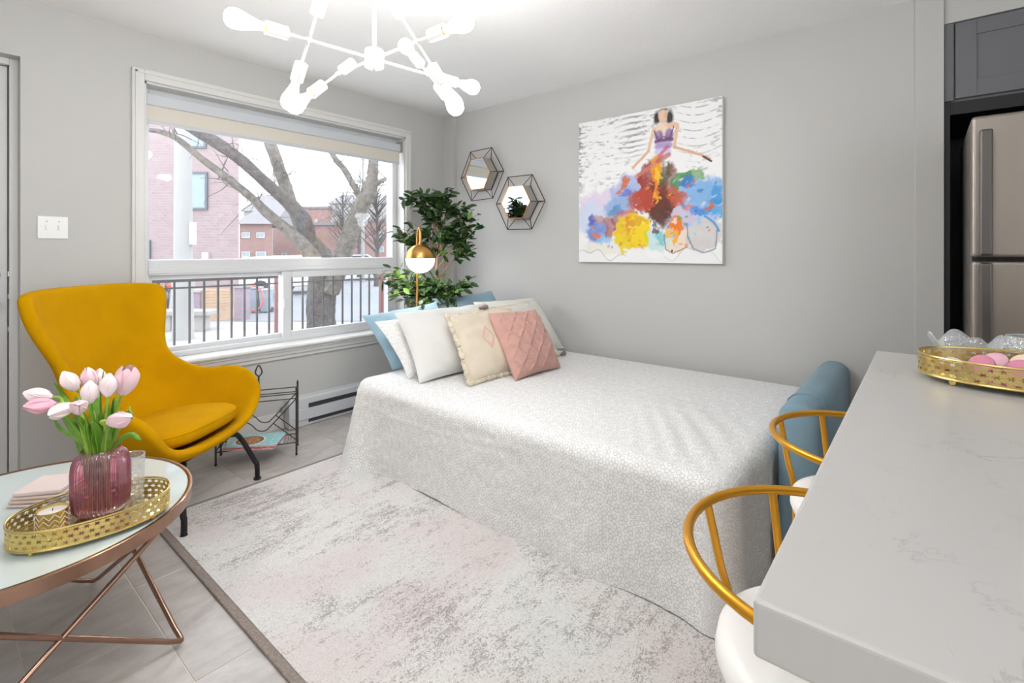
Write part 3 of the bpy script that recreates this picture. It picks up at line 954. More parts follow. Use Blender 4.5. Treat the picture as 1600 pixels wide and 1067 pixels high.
    stroke([(.572, .865), (.55, .80), (.535, .735)], .016, skin); stroke([(.535, .735), (.49, .69), (.42, .635)], .012, '#dcb090')
    stroke([(.728, .87), (.715, .79), (.705, .735)], .016, skin); stroke([(.705, .735), (.79, .70), (.88, .665), (.925, .635)], .011, '#d6a98a')
    stroke([(.89, .655), (.935, .62)], .008, '#4b2e2a')
    blob(.603, .82, .036, .045, '#8c6f9c', 1, .4, 0, True); blob(.673, .82, .036, .045, '#8c6f9c', 1, .4, 0, True)
    blob(.598, .835, .02, .022, '#c3aed0', .6, 1.0, 0, True); blob(.668, .835, .02, .022, '#b9a0c6', .6, 1.0, 0, True); stroke([(.572, .855), (.60, .79), (.636, .812), (.672, .79), (.704, .86)], .005, '#5c3560', .8)
    stroke([(.585, .785), (.64, .79), (.69, .788)], .016, '#6a3f70', .95); stroke([(.60, .755), (.67, .755)], .03, '#a892c4', .95)
    stroke([(.60, .72), (.665, .71)], .03, '#cfc4e0', .95); stroke([(.66, .745), (.61, .69)], .016, '#c05a78', .8)
    stroke([(.625, .685), (.53, .62), (.45, .575)], .02, '#cf7f78', .7); stroke([(.67, .69), (.60, .66)], .02, '#b85c58', .8)
    stroke([(.572, .86), (.585, .835)], .003, '#55304a'); stroke([(.70, .87), (.70, .84)], .003, '#55304a')
    return np.clip(img, 0, 1)


NP = 380
img = paint_canvas(NP)
PY0, PY1, PZ0, PZ1, PXF = 1.918, .926, 1.127, 2.120, 3.053
t = thing('painting', 'square canvas painting of a woman in a swirling multicoloured dress', 'painting', (XW, 1.42, PZ0))
uu, vv = np.meshgrid(np.linspace(0, 1, NP), np.linspace(0, 1, NP))
V = np.stack([np.full(NP * NP, PXF), (PY0 + (PY1 - PY0) * uu).ravel(), (PZ0 + (PZ1 - PZ0) * vv).ravel()], 1)
idx = np.arange(NP * NP).reshape(NP, NP)
F = np.stack([idx[:-1, :-1], idx[:-1, 1:], idx[1:, 1:], idx[1:, :-1]], -1).reshape(-1, 4)
m_, nt, b_ = newmat('painted_canvas')
at = nd(nt, 'ShaderNodeAttribute'); at.attribute_name = 'pat'
lk(nt, at.outputs['Color'], b_.inputs['Base Color']); b_.inputs['Roughness'].default_value = .55
bump(nt, b_, noise_t(nt, objco(nt), 60, 4, .7), .35, .004)
obj('picture', V.tolist(), F.tolist(), m_, t, pat=img.reshape(-1, 3))
obj('canvas_edge', *box(PXF + .001, XW - .002, PY1, PY0, PZ0, PZ1), W['whitefab'], t, smooth=False)

# ------------------------------------------------------------------ bed
t = thing('sofa_bed', 'blue grey sofa bed folded out, its padded armrest showing at the foot', 'sofa bed', (2.4, 1.4, 0))


def padded(x0, x1, y0, y1, z0, z1, r, ns=10):
    """box with a well rounded top running along x"""
    pr = [(y0, z0)]
    pr += [(y0 + r - r * math.cos(a), z1 - r + r * math.sin(a)) for a in [k * PI / 2 / ns for k in range(ns + 1)]]
    pr += [(y1 - r + r * math.sin(a), z1 - r + r * math.cos(a)) for a in [k * PI / 2 / ns for k in range(ns + 1)]]
    pr += [(y1, z0)]
    m = len(pr)
    xs = [x0, x0 + .008, x0 + .02, (x0 + x1) / 2, x1]
    ins = [.022, .006, 0, 0, 0]
    cy, cz = (y0 + y1) / 2, z1
    V = []
    for x, i_ in zip(xs, ins):
        for y, z in pr:
            V.append((x, cy + (y - cy) * (1 - i_ / ((y1 - y0) / 2)), z0 + (z - z0) * (1 - i_ / (z1 - z0))))
    F = []
    for a in range(len(xs) - 1):
        for k in range(m):
            F.append((a * m + k, (a + 1) * m + k, (a + 1) * m + (k + 1) % m, a * m + (k + 1) % m))
    F += [tuple(range(m)), tuple(range(len(xs) * m - 1, (len(xs) - 1) * m - 1, -1))]
    return V, F


arm = obj('armrest', *padded(2.10, 3.05, .298, .435, .06, .632, .062), W['bluearm'], t, angle=50)
obj('piping', *tube([(2.26, .436, .50), (2.26, .4355, .572), (2.26, .4285, .604), (2.26, .41, .6245), (2.26, .378, .633), (2.26, .355, .633), (2.26, .323, .6245), (2.26, .3045, .604), (2.26, .2975, .572), (2.26, .297, .50)], .003, 6), W['bluearm'], arm)
obj('armrest', *padded(2.10, 3.05, 2.545, 2.66, .06, .58, .05), W['bluearm'], t, angle=50)
obj('seat_base', *box(1.66, 3.04, .47, 2.44, .05, .44), W['bluearm'], t, smooth=False, bevel=.03)
for x, y in ((2.16, .366), (2.95, .366), (1.7, .55), (1.7, 2.38), (2.16, 2.6), (2.95, 2.6)):
    obj('leg', *lathe([(.018, .0115), (.022, .06)], 12, (x, y, 0)), W['iron'], t)


def bedspread():
    X0, X1, Y0, Y1, TOP, R = 1.585, 3.05, .452, 2.50, .482, .085
    pts = []
    cs_ = [(X0 + R, Y0 + R, PI), (X1 - R, Y0 + R, 1.5 * PI), (X1 - R, Y1 - R, 0), (X0 + R, Y1 - R, .5 * PI)]
    order = [(X0 + R, Y0 + R, PI, 1.5 * PI), (X1 - R, Y0 + R, 1.5 * PI, 2 * PI), (X1 - R, Y1 - R, 0, .5 * PI), (X0 + R, Y1 - R, .5 * PI, PI)]
    raw = []
    for cx, cy, a0, a1 in order:
        for k in range(13):
            a = a0 + (a1 - a0) * k / 12
            raw.append((Vector((cx + R * math.cos(a), cy + R * math.sin(a))), Vector((math.cos(a), math.sin(a)))))
    full = []
    for i in range(len(raw)):
        p, nrm = raw[i]; q, nq = raw[(i + 1) % len(raw)]
        full.append((p, nrm))
        L = (q - p).length
        if L > .05:
            k_ = int(L / .014)
            for k in range(1, k_): full.append((p.lerp(q, k / k_), nrm))
    N_ = len(full)
    rr = .06
    rings = []
    H_ = TOP - rr - .012
    for k in range(34): rings.append((0.0, .012 + H_ * k / 33, H_ * (1 - k / 33) + rr * PI / 2))
    for k in range(1, 8):
        a = k / 7 * PI / 2
        rings.append((rr - rr * math.cos(a), TOP - rr + rr * math.sin(a), (PI / 2 - a) * rr))
    ins_n = 34
    hw = (X1 - X0) / 2
    V, P_ = [], []
    for inset, z, un in rings:
        for p, nrm in full:
            drop = TOP - z
            w = 0.0
            if z < TOP - .05:
                d = drop / TOP
                dc = (p - Vector((X0 + .02, Y1 - .06))).length
                fl = .105 * d ** 1.3 * math.exp(-(dc / .11) ** 2)
                dc2 = (p - Vector((X0 + .05, Y0 + .03))).length
                fl += .035 * d * math.exp(-(dc2 / .12) ** 2)
                s = p.y * 1.0 + p.x * 1.3
                w = fl + .010 * d * math.sin(s * 9 + 1.2 * math.sin(s * 4)) + .007 * d * noise.noise(Vector((s * 6, z * 3, 2.0)))
            q = p + nrm * (w - inset)
            # packing creases
            cr = 0
            for yc in (2.22, 1.98, 1.74, 1.50, 1.20, .90, .66):
                cr += .0035 * math.exp(-((p.y - yc - .006 * math.sin(z * 30)) / .006) ** 2) * (1 if nrm.x < -.5 else 0)
            cr += .003 * math.exp(-((z - (.36 - .03 * math.sin(p.y * 4))) / .006) ** 2)
            cr += .004 * noise.noise(Vector((p.x * 14, p.y * 14, z * 14)))
            q = q + nrm * cr
            V.append((q.x, q.y, z + (.010 * noise.noise(Vector((p.x * 3, p.y * 3, 5))) if z < .03 else 0)))
            u_ = p + nrm * un
            P_.append((u_.x, u_.y, 0))
    nr = len(rings)
    for k in range(1, ins_n + 1):
        f = k / ins_n
        for p, nrm in full:
            e = p - nrm * rr
            c = Vector(((X0 + X1) / 2, min(max(p.y, Y0 + hw), Y1 - hw)))
            q = e.lerp(c, f)
            z = TOP + .012 * math.sin(f * PI / 2) + .006 * noise.noise(Vector((q.x * 4, q.y * 4, 1))) + .0022 * noise.noise(Vector((q.x * 16, q.y * 16, 3)))
            for yc in (1.98, 1.50, .98):
                z += .003 * math.exp(-((q.y - yc - .02 * math.sin(q.x * 5)) / .008) ** 2)
            dx_, dy_ = (q.x - 2.0) / .42, (q.y - .66) / .26
            z += .0032 * math.exp(-dx_ * dx_ - dy_ * dy_) * math.sin((q.y * 1.0 - q.x * .55) * 62 + 3.5 * noise.noise(Vector((q.x * 3, q.y * 3, 8))))
            V.append((q.x, q.y, z)); P_.append((q.x, q.y, 0))
    T_ = nr + ins_n
    F = []
    for a in range(T_ - 1):
        for k in range(N_):
            F.append((a * N_ + k, a * N_ + (k + 1) % N_, (a + 1) * N_ + (k + 1) % N_, (a + 1) * N_ + k))
    return V, F, P_


V, F, P_ = bedspread()
tag(obj('bedspread', V, F, W['spread'], pat=P_, angle=180), 'white bedspread printed with grey pebble outlines draped to the floor over the bed', 'bedspread')


# ------------------------------------------------------------------ pillows
def pillow(name, label, cat, BL, BR, TL, TR, th, mat, group=None, n=30, seed=0, flat=2.6, pinch=.06, wr=.006, height=None, flap=0.0):
    BL, BR, TL, TR = map(Vector, (BL, BR, TL, TR))
    nrm = (BR - BL).cross(TL - BL).normalized()
    c = (BL + BR + TL + TR) / 4
    V, F, P_ = [], [], []

    def pt(u, v, s):
        a, b = 2 * u - 1, 2 * v - 1
        # edges bow inwards, corners stay out
        a2 = a * (1 - pinch * (1 - b * b) * abs(a) ** 3); b2 = b * (1 - pinch * (1 - a * a) * abs(b) ** 3)
        uu, vv = (a2 + 1) / 2, (b2 + 1) / 2
        p = BL.lerp(BR, uu).lerp(TL.lerp(TR, uu), vv)
        e = max(0.0, (1 - abs(a) ** flat)) * max(0.0, (1 - abs(b) ** flat))
        h = th / 2 * e ** .5
        w = wr * noise.noise(Vector((a * 2.2 + seed, b * 2.2, s * 3.1))) + wr * .7 * noise.noise(Vector((a * 5 + seed, b * 5, s)))
        hh = height(a, b) if (height and s > 0) else 0
        return p + nrm * s * (h + (w + hh) * min(1, e * 6))
    for s in (1, -1):
        k0 = len(V)
        for j in range(n + 1):
            for i in range(n + 1):
                V.append(pt(i / n, j / n, s)); P_.append((2 * i / n - 1, 2 * j / n - 1, s))
        for j in range(n):
            for i in range(n):
                q = (k0 + j * (n + 1) + i, k0 + j * (n + 1) + i + 1, k0 + (j + 1) * (n + 1) + i + 1, k0 + (j + 1) * (n + 1) + i)
                F.append(q if s > 0 else q[::-1])
    base = (BL + BR) / 2
    t = thing(name, label, cat, tuple(base), group=group)
    if mat is W['pebpillow']: P_ = [(p[0] * .33 + .01 * seed, p[1] * .24, 0) for p in P_]
    body = obj('cover', V, F, mat, t, pat=P_, angle=180)
    return t, body, lambda a, b, s=1: pt((a + 1) / 2, (b + 1) / 2, s)


G_P = 'pillows at the head of the bed'
pillow('pillow', 'dusty blue pillow at the back left corner, against the window sill', 'pillow', (1.80, 2.42, .50), (2.42, 2.44, .50), (1.775, 2.70, .80), (2.42, 2.74, .835), .12, W['blue'], G_P, seed=1, wr=.010)
pillow('pillow', 'dusty blue pillow at the back right, against the painted wall below the mirrors', 'pillow', (2.44, 2.50, .50), (3.02, 2.44, .50), (2.43, 2.80, .855), (2.98, 2.70, .885), .12, W['blue'], G_P, seed=2, wr=.010)
pillow('pillow', 'white pillow with a faint grey pebble print, between the blue and plain white ones', 'pillow', (1.75, 2.21, .495), (2.42, 2.20, .495), (1.69, 2.44, .795), (2.40, 2.45, .82), .11, W['pebpillow'], G_P, seed=3)
pillow('pillow', 'large plain white pillow in the front left, beside the cream cushion', 'pillow', (1.725, 2.085, .495), (2.40, 2.02, .495), (1.765, 2.36, .848), (2.44, 2.27, .858), .15, W['whitefab'], G_P, seed=4, wr=.009)
pillow('pillow', 'off-white pillow leaning in the corner against the painted wall, right of the others', 'pillow', (2.47, 2.22, .495), (3.02, 2.02, .495), (2.48, 2.42, .85), (2.97, 2.25, .858), .20, W['stripe'], G_P, seed=5, wr=.008)


def fringe(t, f, w, mat, name='fringe', seed=0):
    """ruffled strip of short yarn loops round a cushion's edge"""
    loop = []
    m = 60
    for k in range(m): loop.append((-1 + 2 * k / m, -1))
    for k in range(m): loop.append((1, -1 + 2 * k / m))
    for k in range(m): loop.append((1 - 2 * k / m, 1))
    for k in range(m): loop.append((-1, 1 - 2 * k / m))
    rnd = random.Random(seed)
    ce = f(0, 0, 0) if False else (f(-1, -1) + f(1, 1)) / 2
    path = [f(a, b) for a, b in loop]
    rr = [w * (.75 + .5 * rnd.random()) for _ in path]
    path = [p + Vector((rnd.uniform(-1, 1), rnd.uniform(-1, 1), rnd.uniform(-1, 1))) * w * .35 for p in path]
    V, F = tube(path, rr, 7, closed=True)
    return obj(name, V, F, mat, t, angle=180)


t, body, f = pillow('cushion', 'cream cushion with a fringed edge and an embroidered pink diamond', 'cushion', (1.875, 1.855, .497), (2.33, 1.80, .497), (1.955, 2.125, .83), (2.40, 2.03, .84), .13, W['cream'], 'cushions on the bed', seed=6, wr=.006)
fringe(t, f, .014, W['fringe'], seed=3)
t, body, f = pillow('cushion', 'cream tasselled cushion half hidden behind the blush pink one', 'cushion', (2.36, 1.985, .497), (2.80, 1.915, .497), (2.25, 2.15, .845), (2.68, 2.09, .858), .10, W['stripe'], 'cushions on the bed', seed=7)
fringe(t, f, .008, W['fringe'], seed=5)
for (a, b), dd in (((1, -1), (.10, -.012, .012)), ((-1, 1), (.02, -.03, .008))):
    p = Vector(f(a, b)); d = Vector(dd); L = d.length; d.normalize()
    prof = [(.003, 0), (.008, .005), (.010, .013), (.007, .02), (.011, .028), (.015, .05), (.010, .062)]
    obj('tassel', *orient(lathe(prof, 12), p, d), W['tassel'], t)


def tuft(a, b):
    x, y = a * 2.6, b * 2.6
    l1 = abs(((x + y) / 1.3 + .5) % 1 - .5); l2 = abs(((x - y) / 1.3 + .5) % 1 - .5)
    l = min(l1, l2)
    h = math.exp(-(l / .12) ** 2)
    return .011 * h * (.35 + 1.6 * abs(noise.noise(Vector((a * 30, b * 30, 0)))))


pillow('cushion', 'blush pink cushion with a tufted diamond lattice in front of the others', 'cushion', (2.08, 1.71, .497), (2.50, 1.70, .497), (2.145, 1.975, .84), (2.455, 1.86, .842), .13, W['pink'], 'cushions on the bed', n=90, seed=8, wr=.004, height=tuft)

# ------------------------------------------------------------------ rug
t = thing('area_rug', 'distressed off-white and taupe oriental rug under the bed and chair', 'rug', (1.8, 1.4, 0))
obj('pile', *box(.69, 2.6, .15, 2.63, .001, .011), W['rug'], t, smooth=False)
for b_ in (box(.662, .69, .15, 2.655, .001, .0105), box(.69, 2.6, 2.63, 2.655, .001, .0105)):
    obj('binding', *b_, W['rugedge'], t, smooth=False, bevel=.003)

# ------------------------------------------------------------------ mustard wing chair
t = thing('wing_armchair', 'mustard yellow velvet wing armchair on thin black legs', 'armchair', (.788, 2.749, 0), math.atan2(-.595, -.804))
half = [
    [(0, -.425, 1.043), (.14, -.42, 1.043), (.25, -.40, 1.04), (.325, -.365, 1.033), (.352, -.335, 1.018)],
    [(0, -.418, 1.00), (.14, -.413, 1.00), (.26, -.39, .995), (.335, -.35, .985), (.362, -.32, .975)],
    [(0, -.405, .90), (.14, -.40, .90), (.25, -.378, .90), (.318, -.34, .895), (.342, -.305, .885)],
    [(0, -.385, .79), (.13, -.38, .79), (.22, -.355, .79), (.272, -.315, .79), (.292, -.28, .785)],
    [(0, -.36, .69), (.12, -.355, .69), (.195, -.33, .69), (.240, -.285, .69), (.256, -.25, .69)],
    [(0, -.335, .585), (.12, -.33, .585), (.21, -.30, .59), (.268, -.235, .60), (.286, -.20, .622)],
    [(0, -.30, .47), (.14, -.29, .47), (.25, -.25, .475), (.32, -.17, .52), (.336, -.125, .572)],
    [(0, -.24, .37), (.15, -.225, .365), (.275, -.17, .38), (.35, -.08, .47), (.370, -.05, .562)],
    [(0, -.14, .305), (.16, -.12, .30), (.29, -.06, .33), (.37, .0, .45), (.394, .02, .572)],
    [(0, .0, .285), (.16, .0, .285), (.29, .035, .315), (.375, .080, .435), (.400, .10, .562)],
    [(0, .13, .30), (.16, .13, .302), (.28, .135, .325), (.36, .155, .415), (.390, .170, .520)],
    [(0, .235, .345), (.14, .232, .346), (.25, .222, .355), (.325, .215, .385), (.362, .215, .440)],
]
half = [[(x * (1 - .07 * min(1, max(0, (j - 4) / 3))), y, z + .012 * min(1, max(0, (j - 5) / 3)) * (x / .4) ** 2) for x, y, z in r] for j, r in enumerate(half)]
rows = [[(-x, y, z) for x, y, z in r[:0:-1]] + r for r in half]
V = [p for r in rows for p in r]
w_ = len(rows[0])
F = [(j * w_ + i, j * w_ + i + 1, (j + 1) * w_ + i + 1, (j + 1) * w_ + i) for j in range(len(rows) - 1) for i in range(w_ - 1)]
sh = obj('shell', V, F, W['mustard'], t, world=False, sub=3, solid=.052, soff=-1)
sh.modifiers.move(0, 0)


def cushion_pt(u, v):
    a = 2 * PI * u
    sx = abs(math.cos(a)) ** .62 * (1 if math.cos(a) > 0 else -1)
    sy = abs(math.sin(a)) ** .62 * (1 if math.sin(a) > 0 else -1)
    ph = (v - .5) * PI
    rr = math.cos(ph) ** .38 if math.cos(ph) > 1e-6 else 0
    y = sy * rr
    wd = .285 - .02 * max(0, y) if y > -.2 else .285 + .0 * y
    x = sx * rr * wd
    yy = -.02 + y * .235
    z = .362 + .048 * (1 if ph > 0 else -1) * abs(math.sin(ph)) ** .75 + .02 * (1 - rr) * (1 if ph > 0 else 0) + .045 * y * .5
    return (x, yy, z)


V, F = grid(64, 26, cushion_pt, closeu=True)
cu = obj('seat_cushion', V, F, W['mustard'], t, world=False, angle=180)
obj('piping', *tube([cushion_pt(k / 64, .60) for k in range(64)], .004, 6, closed=True), W['mustard'], cu, world=False)
for sx in (-1, 1):
    obj('leg', *tube(smooth_path([(sx * .10, .10, .255), (sx * .17, .17, .268), (sx * .205, .195, .24), (sx * .262, .238, .10), (sx * .268, .247, .075), (sx * .27, .2476, .012)], 6), .0125, 12), W['iron'], t, world=False)
    obj('foot', *lathe([(.019, 0), (.019, .008), (.0135, .012)], 14, (sx * .27, .2476, .0005 if sx < 0 else .0005)), W['iron'], t, world=False)
    obj('leg', *tube(smooth_path([(sx * .10, -.10, .26), (sx * .16, -.15, .262), (sx * .20, -.18, .235), (sx * .25, -.22, .09), (sx * .255, -.23, .012)], 6), .0125, 12), W['iron'], t, world=False)
    obj('foot', *lathe([(.019, 0), (.019, .008), (.0135, .012)], 14, (sx * .255, -.23, .0005)), W['iron'], t, world=False)
obj('under_plate', *box(-.13, .13, -.13, .13, .24, .262), W['iron'], t, world=False, smooth=False, bevel=.004)
# the seam across the backrest
obj('seam', *tube(smooth_path([(-.20, -.306, .612), (-.1, -.329, .606), (0, -.335, .605), (.1, -.329, .606), (.20, -.306, .612)], 6), .0035, 6), W['mustard'], t, world=False)

# ------------------------------------------------------------------ coffee table
TC = Vector((.184, 1.97, 0)); TR_ = .415; TZ = .452
t = thing('coffee_table', 'round coffee table with pale glass top and rose gold wire legs', 'coffee table', (TC.x, TC.y, 0))
W['mint'] = M('pale_mint_back_painted_glass', '#cfd9d8', .06, spec=.6, coat=.3)
obj('glass_top', *lathe([(0, -.006), (TR_ - .014, -.006), (TR_ - .013, -.002), (TR_ - .014, -.0005), (0, -.0005)], 96, (TC.x, TC.y, TZ), False, False), W['mint'], t)
obj('rim', *lathe([(TR_ - .013, -.012), (TR_ - .013, .0), (TR_ - .010, .002), (TR_ - .002, .002), (TR_, 0), (TR_, -.034), (TR_ - .003, -.036), (TR_ - .012, -.036), (TR_ - .013, -.034), (TR_ - .013, -.012)], 96, (TC.x, TC.y, TZ), False, False), W['rose'], t)
for k in range(4):
    a = math.radians(-34 + 90 * k)
    P0 = TC + Vector((.405 * math.cos(a), .405 * math.sin(a), .0075))
    pts = []
    ends = []
    for s in (-1, 1):
        b_ = a + s * PI / 2
        ends.append(TC + Vector(((TR_ - .02) * math.cos(b_), (TR_ - .02) * math.sin(b_), TZ - .036)))
    d0 = (ends[0] - P0).normalized(); d1_ = (ends[1] - P0).normalized()
    bend = [P0 + d0 * .045, P0 + d0 * .022 + d1_ * .003 + Vector((math.cos(a), math.sin(a), 0)) * .004, P0 + Vector((math.cos(a), math.sin(a), 0)) * .004 + (d0 + d1_) * .006, P0 + d1_ * .022 + d0 * .003 + Vector((math.cos(a), math.sin(a), 0)) * .004, P0 + d1_ * .045]
    path = [ends[0]] + smooth_path(bend, 4) + [ends[1]]
    obj('leg', *tube(path, .0075, 12), W['rose'], t)


# ------------------------------------------------------------------ perforated oval trays
def oval_tray(label, cx, cy, z0, a, b, rz, h=.050, ncol=46, nrow=3):
    t = thing('oval_tray', label, 'tray', (cx, cy, z0), group='pierced gold oval trays')
    N_ = 256
    raw = []
    for k in range(N_):
        an = 2 * PI * k / N_
        c_, s_ = math.cos(an), math.sin(an)
        raw.append(Vector((a * abs(c_) ** .9 * (1 if c_ > 0 else -1), b * abs(s_) ** .9 * (1 if s_ > 0 else -1), 0)))
    cum = [0]
    for k in range(N_): cum.append(cum[-1] + (raw[(k + 1) % N_] - raw[k]).length)
    L = cum[-1]
    Rm = Matrix.Rotation(rz, 3, 'Z')

    def at_(s, z):
        s = (s % 1) * L
        lo, hi = 0, N_
        while hi - lo > 1:
            m = (lo + hi) // 2
            if cum[m] <= s: lo = m
            else: hi = m
        f = (s - cum[lo]) / max(1e-9, cum[lo + 1] - cum[lo])
        p = Rm @ raw[lo].lerp(raw[(lo + 1) % N_], f)
        return (cx + p.x, cy + p.y, z)
    zb = z0 + .012
    V, F = [], []
    cw = 1.0 / ncol; chh = (h - .008) / nrow
    for r in range(nrow):
        for c in range(ncol):
            s0 = (c + (.5 if r % 2 else 0)) * cw + cw / 2
            zc = zb + .004 + (r + .5) * chh
            k0 = len(V)
            for q in range(12):
                an = q * PI / 6 + PI / 12 * 0
                rad = .49 if q % 2 == 0 else .19
                V.append(at_(s0 + rad * cw * math.cos(an), zc + rad * chh * math.sin(an)))
            bp = []
            for q in range(12):
                an = q * PI / 6
                x, y = math.cos(an), math.sin(an)
                m = .5 / max(abs(x), abs(y))
                bp.append((x * m, y * m))
            for x, y in bp: V.append(at_(s0 + x * cw, zc + y * chh))
            cn = {1: (.5, .5), 4: (-.5, .5), 7: (-.5, -.5), 10: (.5, -.5)}
            ci = {}
            for q, (x, y) in cn.items():
                ci[q] = len(V); V.append(at_(s0 + x * cw, zc + y * chh))
            for q in range(12):
                q2 = (q + 1) % 12
                if q in ci: F.append((k0 + q, k0 + q2, k0 + 12 + q2, ci[q], k0 + 12 + q))
                else: F.append((k0 + q, k0 + q2, k0 + 12 + q2, k0 + 12 + q))
    obj('pierced_wall', V, F, W['gold'], t, smooth=False, solid=.0012, soff=0)
    ring = lambda z, r: tube([at_(k / 96, z) for k in range(96)], r, 8, closed=True)
    obj('top_rim', *ring(zb + h, .0026), W['gold'], t)
    obj('bottom_rim', *ring(zb + .002, .0026), W['gold'], t)
    B = [at_(k / 96, zb + .001) for k in range(96)]
    B2 = [(x, y, z + .002) for x, y, z in B]
    W.setdefault('traymirror', M('gold_mirror_plate', '#e6dcc0', .08, .9))
    obj('base_plate', B + B2, [tuple(range(95, -1, -1)), tuple(range(96, 192))] + [(k, (k + 1) % 96, 96 + (k + 1) % 96, 96 + k) for k in range(96)], W['traymirror'], t, smooth=False)
    for s in (.10, .40, .60, .90):
        p = at_(s, 0)
        p = Vector((cx + (p[0] - cx) * .93, cy + (p[1] - cy) * .93, z0))
        obj('ball_foot', *lathe([(.001, 0), (.005, .0012), (.0068, .006), (.005, .0115), (.002, .0125)], 14, p), W['gold'], t)
    return t


TT = TZ - .0005
oval_tray('pierced gold oval tray on the coffee table, holding the vase', .312, 1.752, TT, .172, .118, math.radians(-7))
TP = TT + .015      # top of the tray's plate
CT = .914
oval_tray('pierced gold oval tray of macarons on the white counter', 1.502, -.172, CT, .186, .122, math.radians(93), h=.044, ncol=50)
CP = CT + .015

# ------------------------------------------------------------------ vase and tulips
VC = Vector((.332, 1.778, TP))
rib = lambda a, z: 1 + (.045 * math.cos(40 * a) if .012 < z < .172 else 0)
t = thing('flower_vase', 'pink ribbed glass vase standing on the gold tray', 'vase', tuple(VC))
vp = [(r_ * .78, z_) for r_, z_ in [(.050, 0), (.060, .003), (.071, .012), (.079, .025), (.082, .045), (.083, .085), (.083, .125), (.080, .148), (.073, .163), (.062, .173), (.057, .178), (.0565, .182)]]
obj('glass_body', *lathe(vp, 320, VC, True, False, rib), W['pinkglass'], t, angle=180, pat=[(.5 + .5 * math.cos(40 * 2 * PI * k / 320), 0, 0) for _ in vp for k in range(320)])
obj('water', *lathe([(.040, .010), (.050, .016), (.055, .03), (.056, .088), (.0, .088)], 40, VC, True, False), W['water'], t)
obj('glass_foot', *lathe([(.036, .0005), (.036, .008)], 40, VC), W['pinkglass'], t)


def petal(L, Wd, cup):
    def fn(u, v):
        x = (u - .5) * 2
        wv = math.sin(min(1, v * 1.02) ** .72 * PI) ** .6 if 0 < v < 1 else .12
        a = x * 1.05
        rad = .95 * Wd * (math.sin(v * PI * .60 + .28) ** .8)
        return (rad * math.sin(a * wv), rad * math.cos(a * wv) * (1 - cup * v * v), v * L)
    return grid(6, 8, fn)


PET = {}
for key in ('petalw', 'petalp', 'petalm'):
    V, F = petal(.058, .0225, .88)
    me = bpy.data.meshes.new('petal'); me.from_pydata([tuple(v) for v in V], [], F); me.materials.append(W[key])
    me.polygons.foreach_set('use_smooth', [True] * len(me.polygons)); PET[key] = me


def leaf_blade(pts, wd, mat, parent, name='leaf', twist=0.0):
    P = smooth_path(pts, 6)
    n_ = len(P)
    V, F = [], []
    for i, p in enumerate(P):
        f = i / (n_ - 1)
        d = (P[min(i + 1, n_ - 1)] - P[max(i - 1, 0)]).normalized()
        s = d.cross(Vector((math.sin(twist), math.cos(twist), .1)))
        if s.length < 1e-4: s = Vector((1, 0, 0))
        s.normalize(); up = s.cross(d)
        w = wd * (math.sin(PI * (f * .86 + .12)) ** .8) * (1 if f < .98 else .2) * min(1, .18 + f * 2.6)
        for k in (-1, -.5, 0, .5, 1):
            V.append(p + s * w * k + up * w * .35 * k * k)
    for i in range(n_ - 1):
        for k in range(4):
            F.append((i * 5 + k, i * 5 + k + 1, (i + 1) * 5 + k + 1, (i + 1) * 5 + k))
    return obj(name, V, F, mat, parent, angle=180, solid=.0012)


TUL = [  # bloom centre, facing, petal colour, size, label
    ((.215, 1.872, .806), (-.8, .1, .35), 'petalw', .95, 'white tulip at the far left, just above the deep pink one'),
    ((.212, 1.812, .789), (-.85, -.1, .15), 'petalp', 1.0, 'deep pink tulip drooping at the far left of the bouquet'),
    ((.247, 1.768, .777), (-.55, -.35, -.1), 'petalw', .95, 'white tulip drooping low between the deep pink one and the round one'),
    ((.272, 1.700, .794), (-.1, -.8, .25), 'petalm', .95, 'round blush tulip facing forward in the middle left of the bouquet'),
    ((.282, 1.879, .829), (-.35, .05, .7), 'petalw', 1.0, 'white tulip at the upper left of the bouquet, above the round one'),
    ((.325, 1.892, .825), (-.1, .1, .9), 'petalm', 1.0, 'pale pink tulip at the top middle of the bouquet, behind another'),
    ((.306, 1.765, .813), (.0, -.1, 1), 'petalw', 1.0, 'upright pale tulip in the centre front of the bouquet'),
    ((.352, 1.910, .818), (.05, .2, 1), 'petalw', .85, 'white tulip mostly hidden behind the pointed leaf at the top'),
    ((.343, 1.746, .828), (.05, -.1, 1), 'petalw', 1.0, 'upright white tulip right of centre, beside the large open one'),
    ((.384, 1.762, .830), (.2, -.1, 1), 'petalm', 1.25, 'large open pink tulip at the upper right of the bouquet'),
    ((.339, 1.618, .761), (.55, -.75, .12), 'petalm', 1.0, 'pink tulip lying low at the right front of the bouquet'),
]
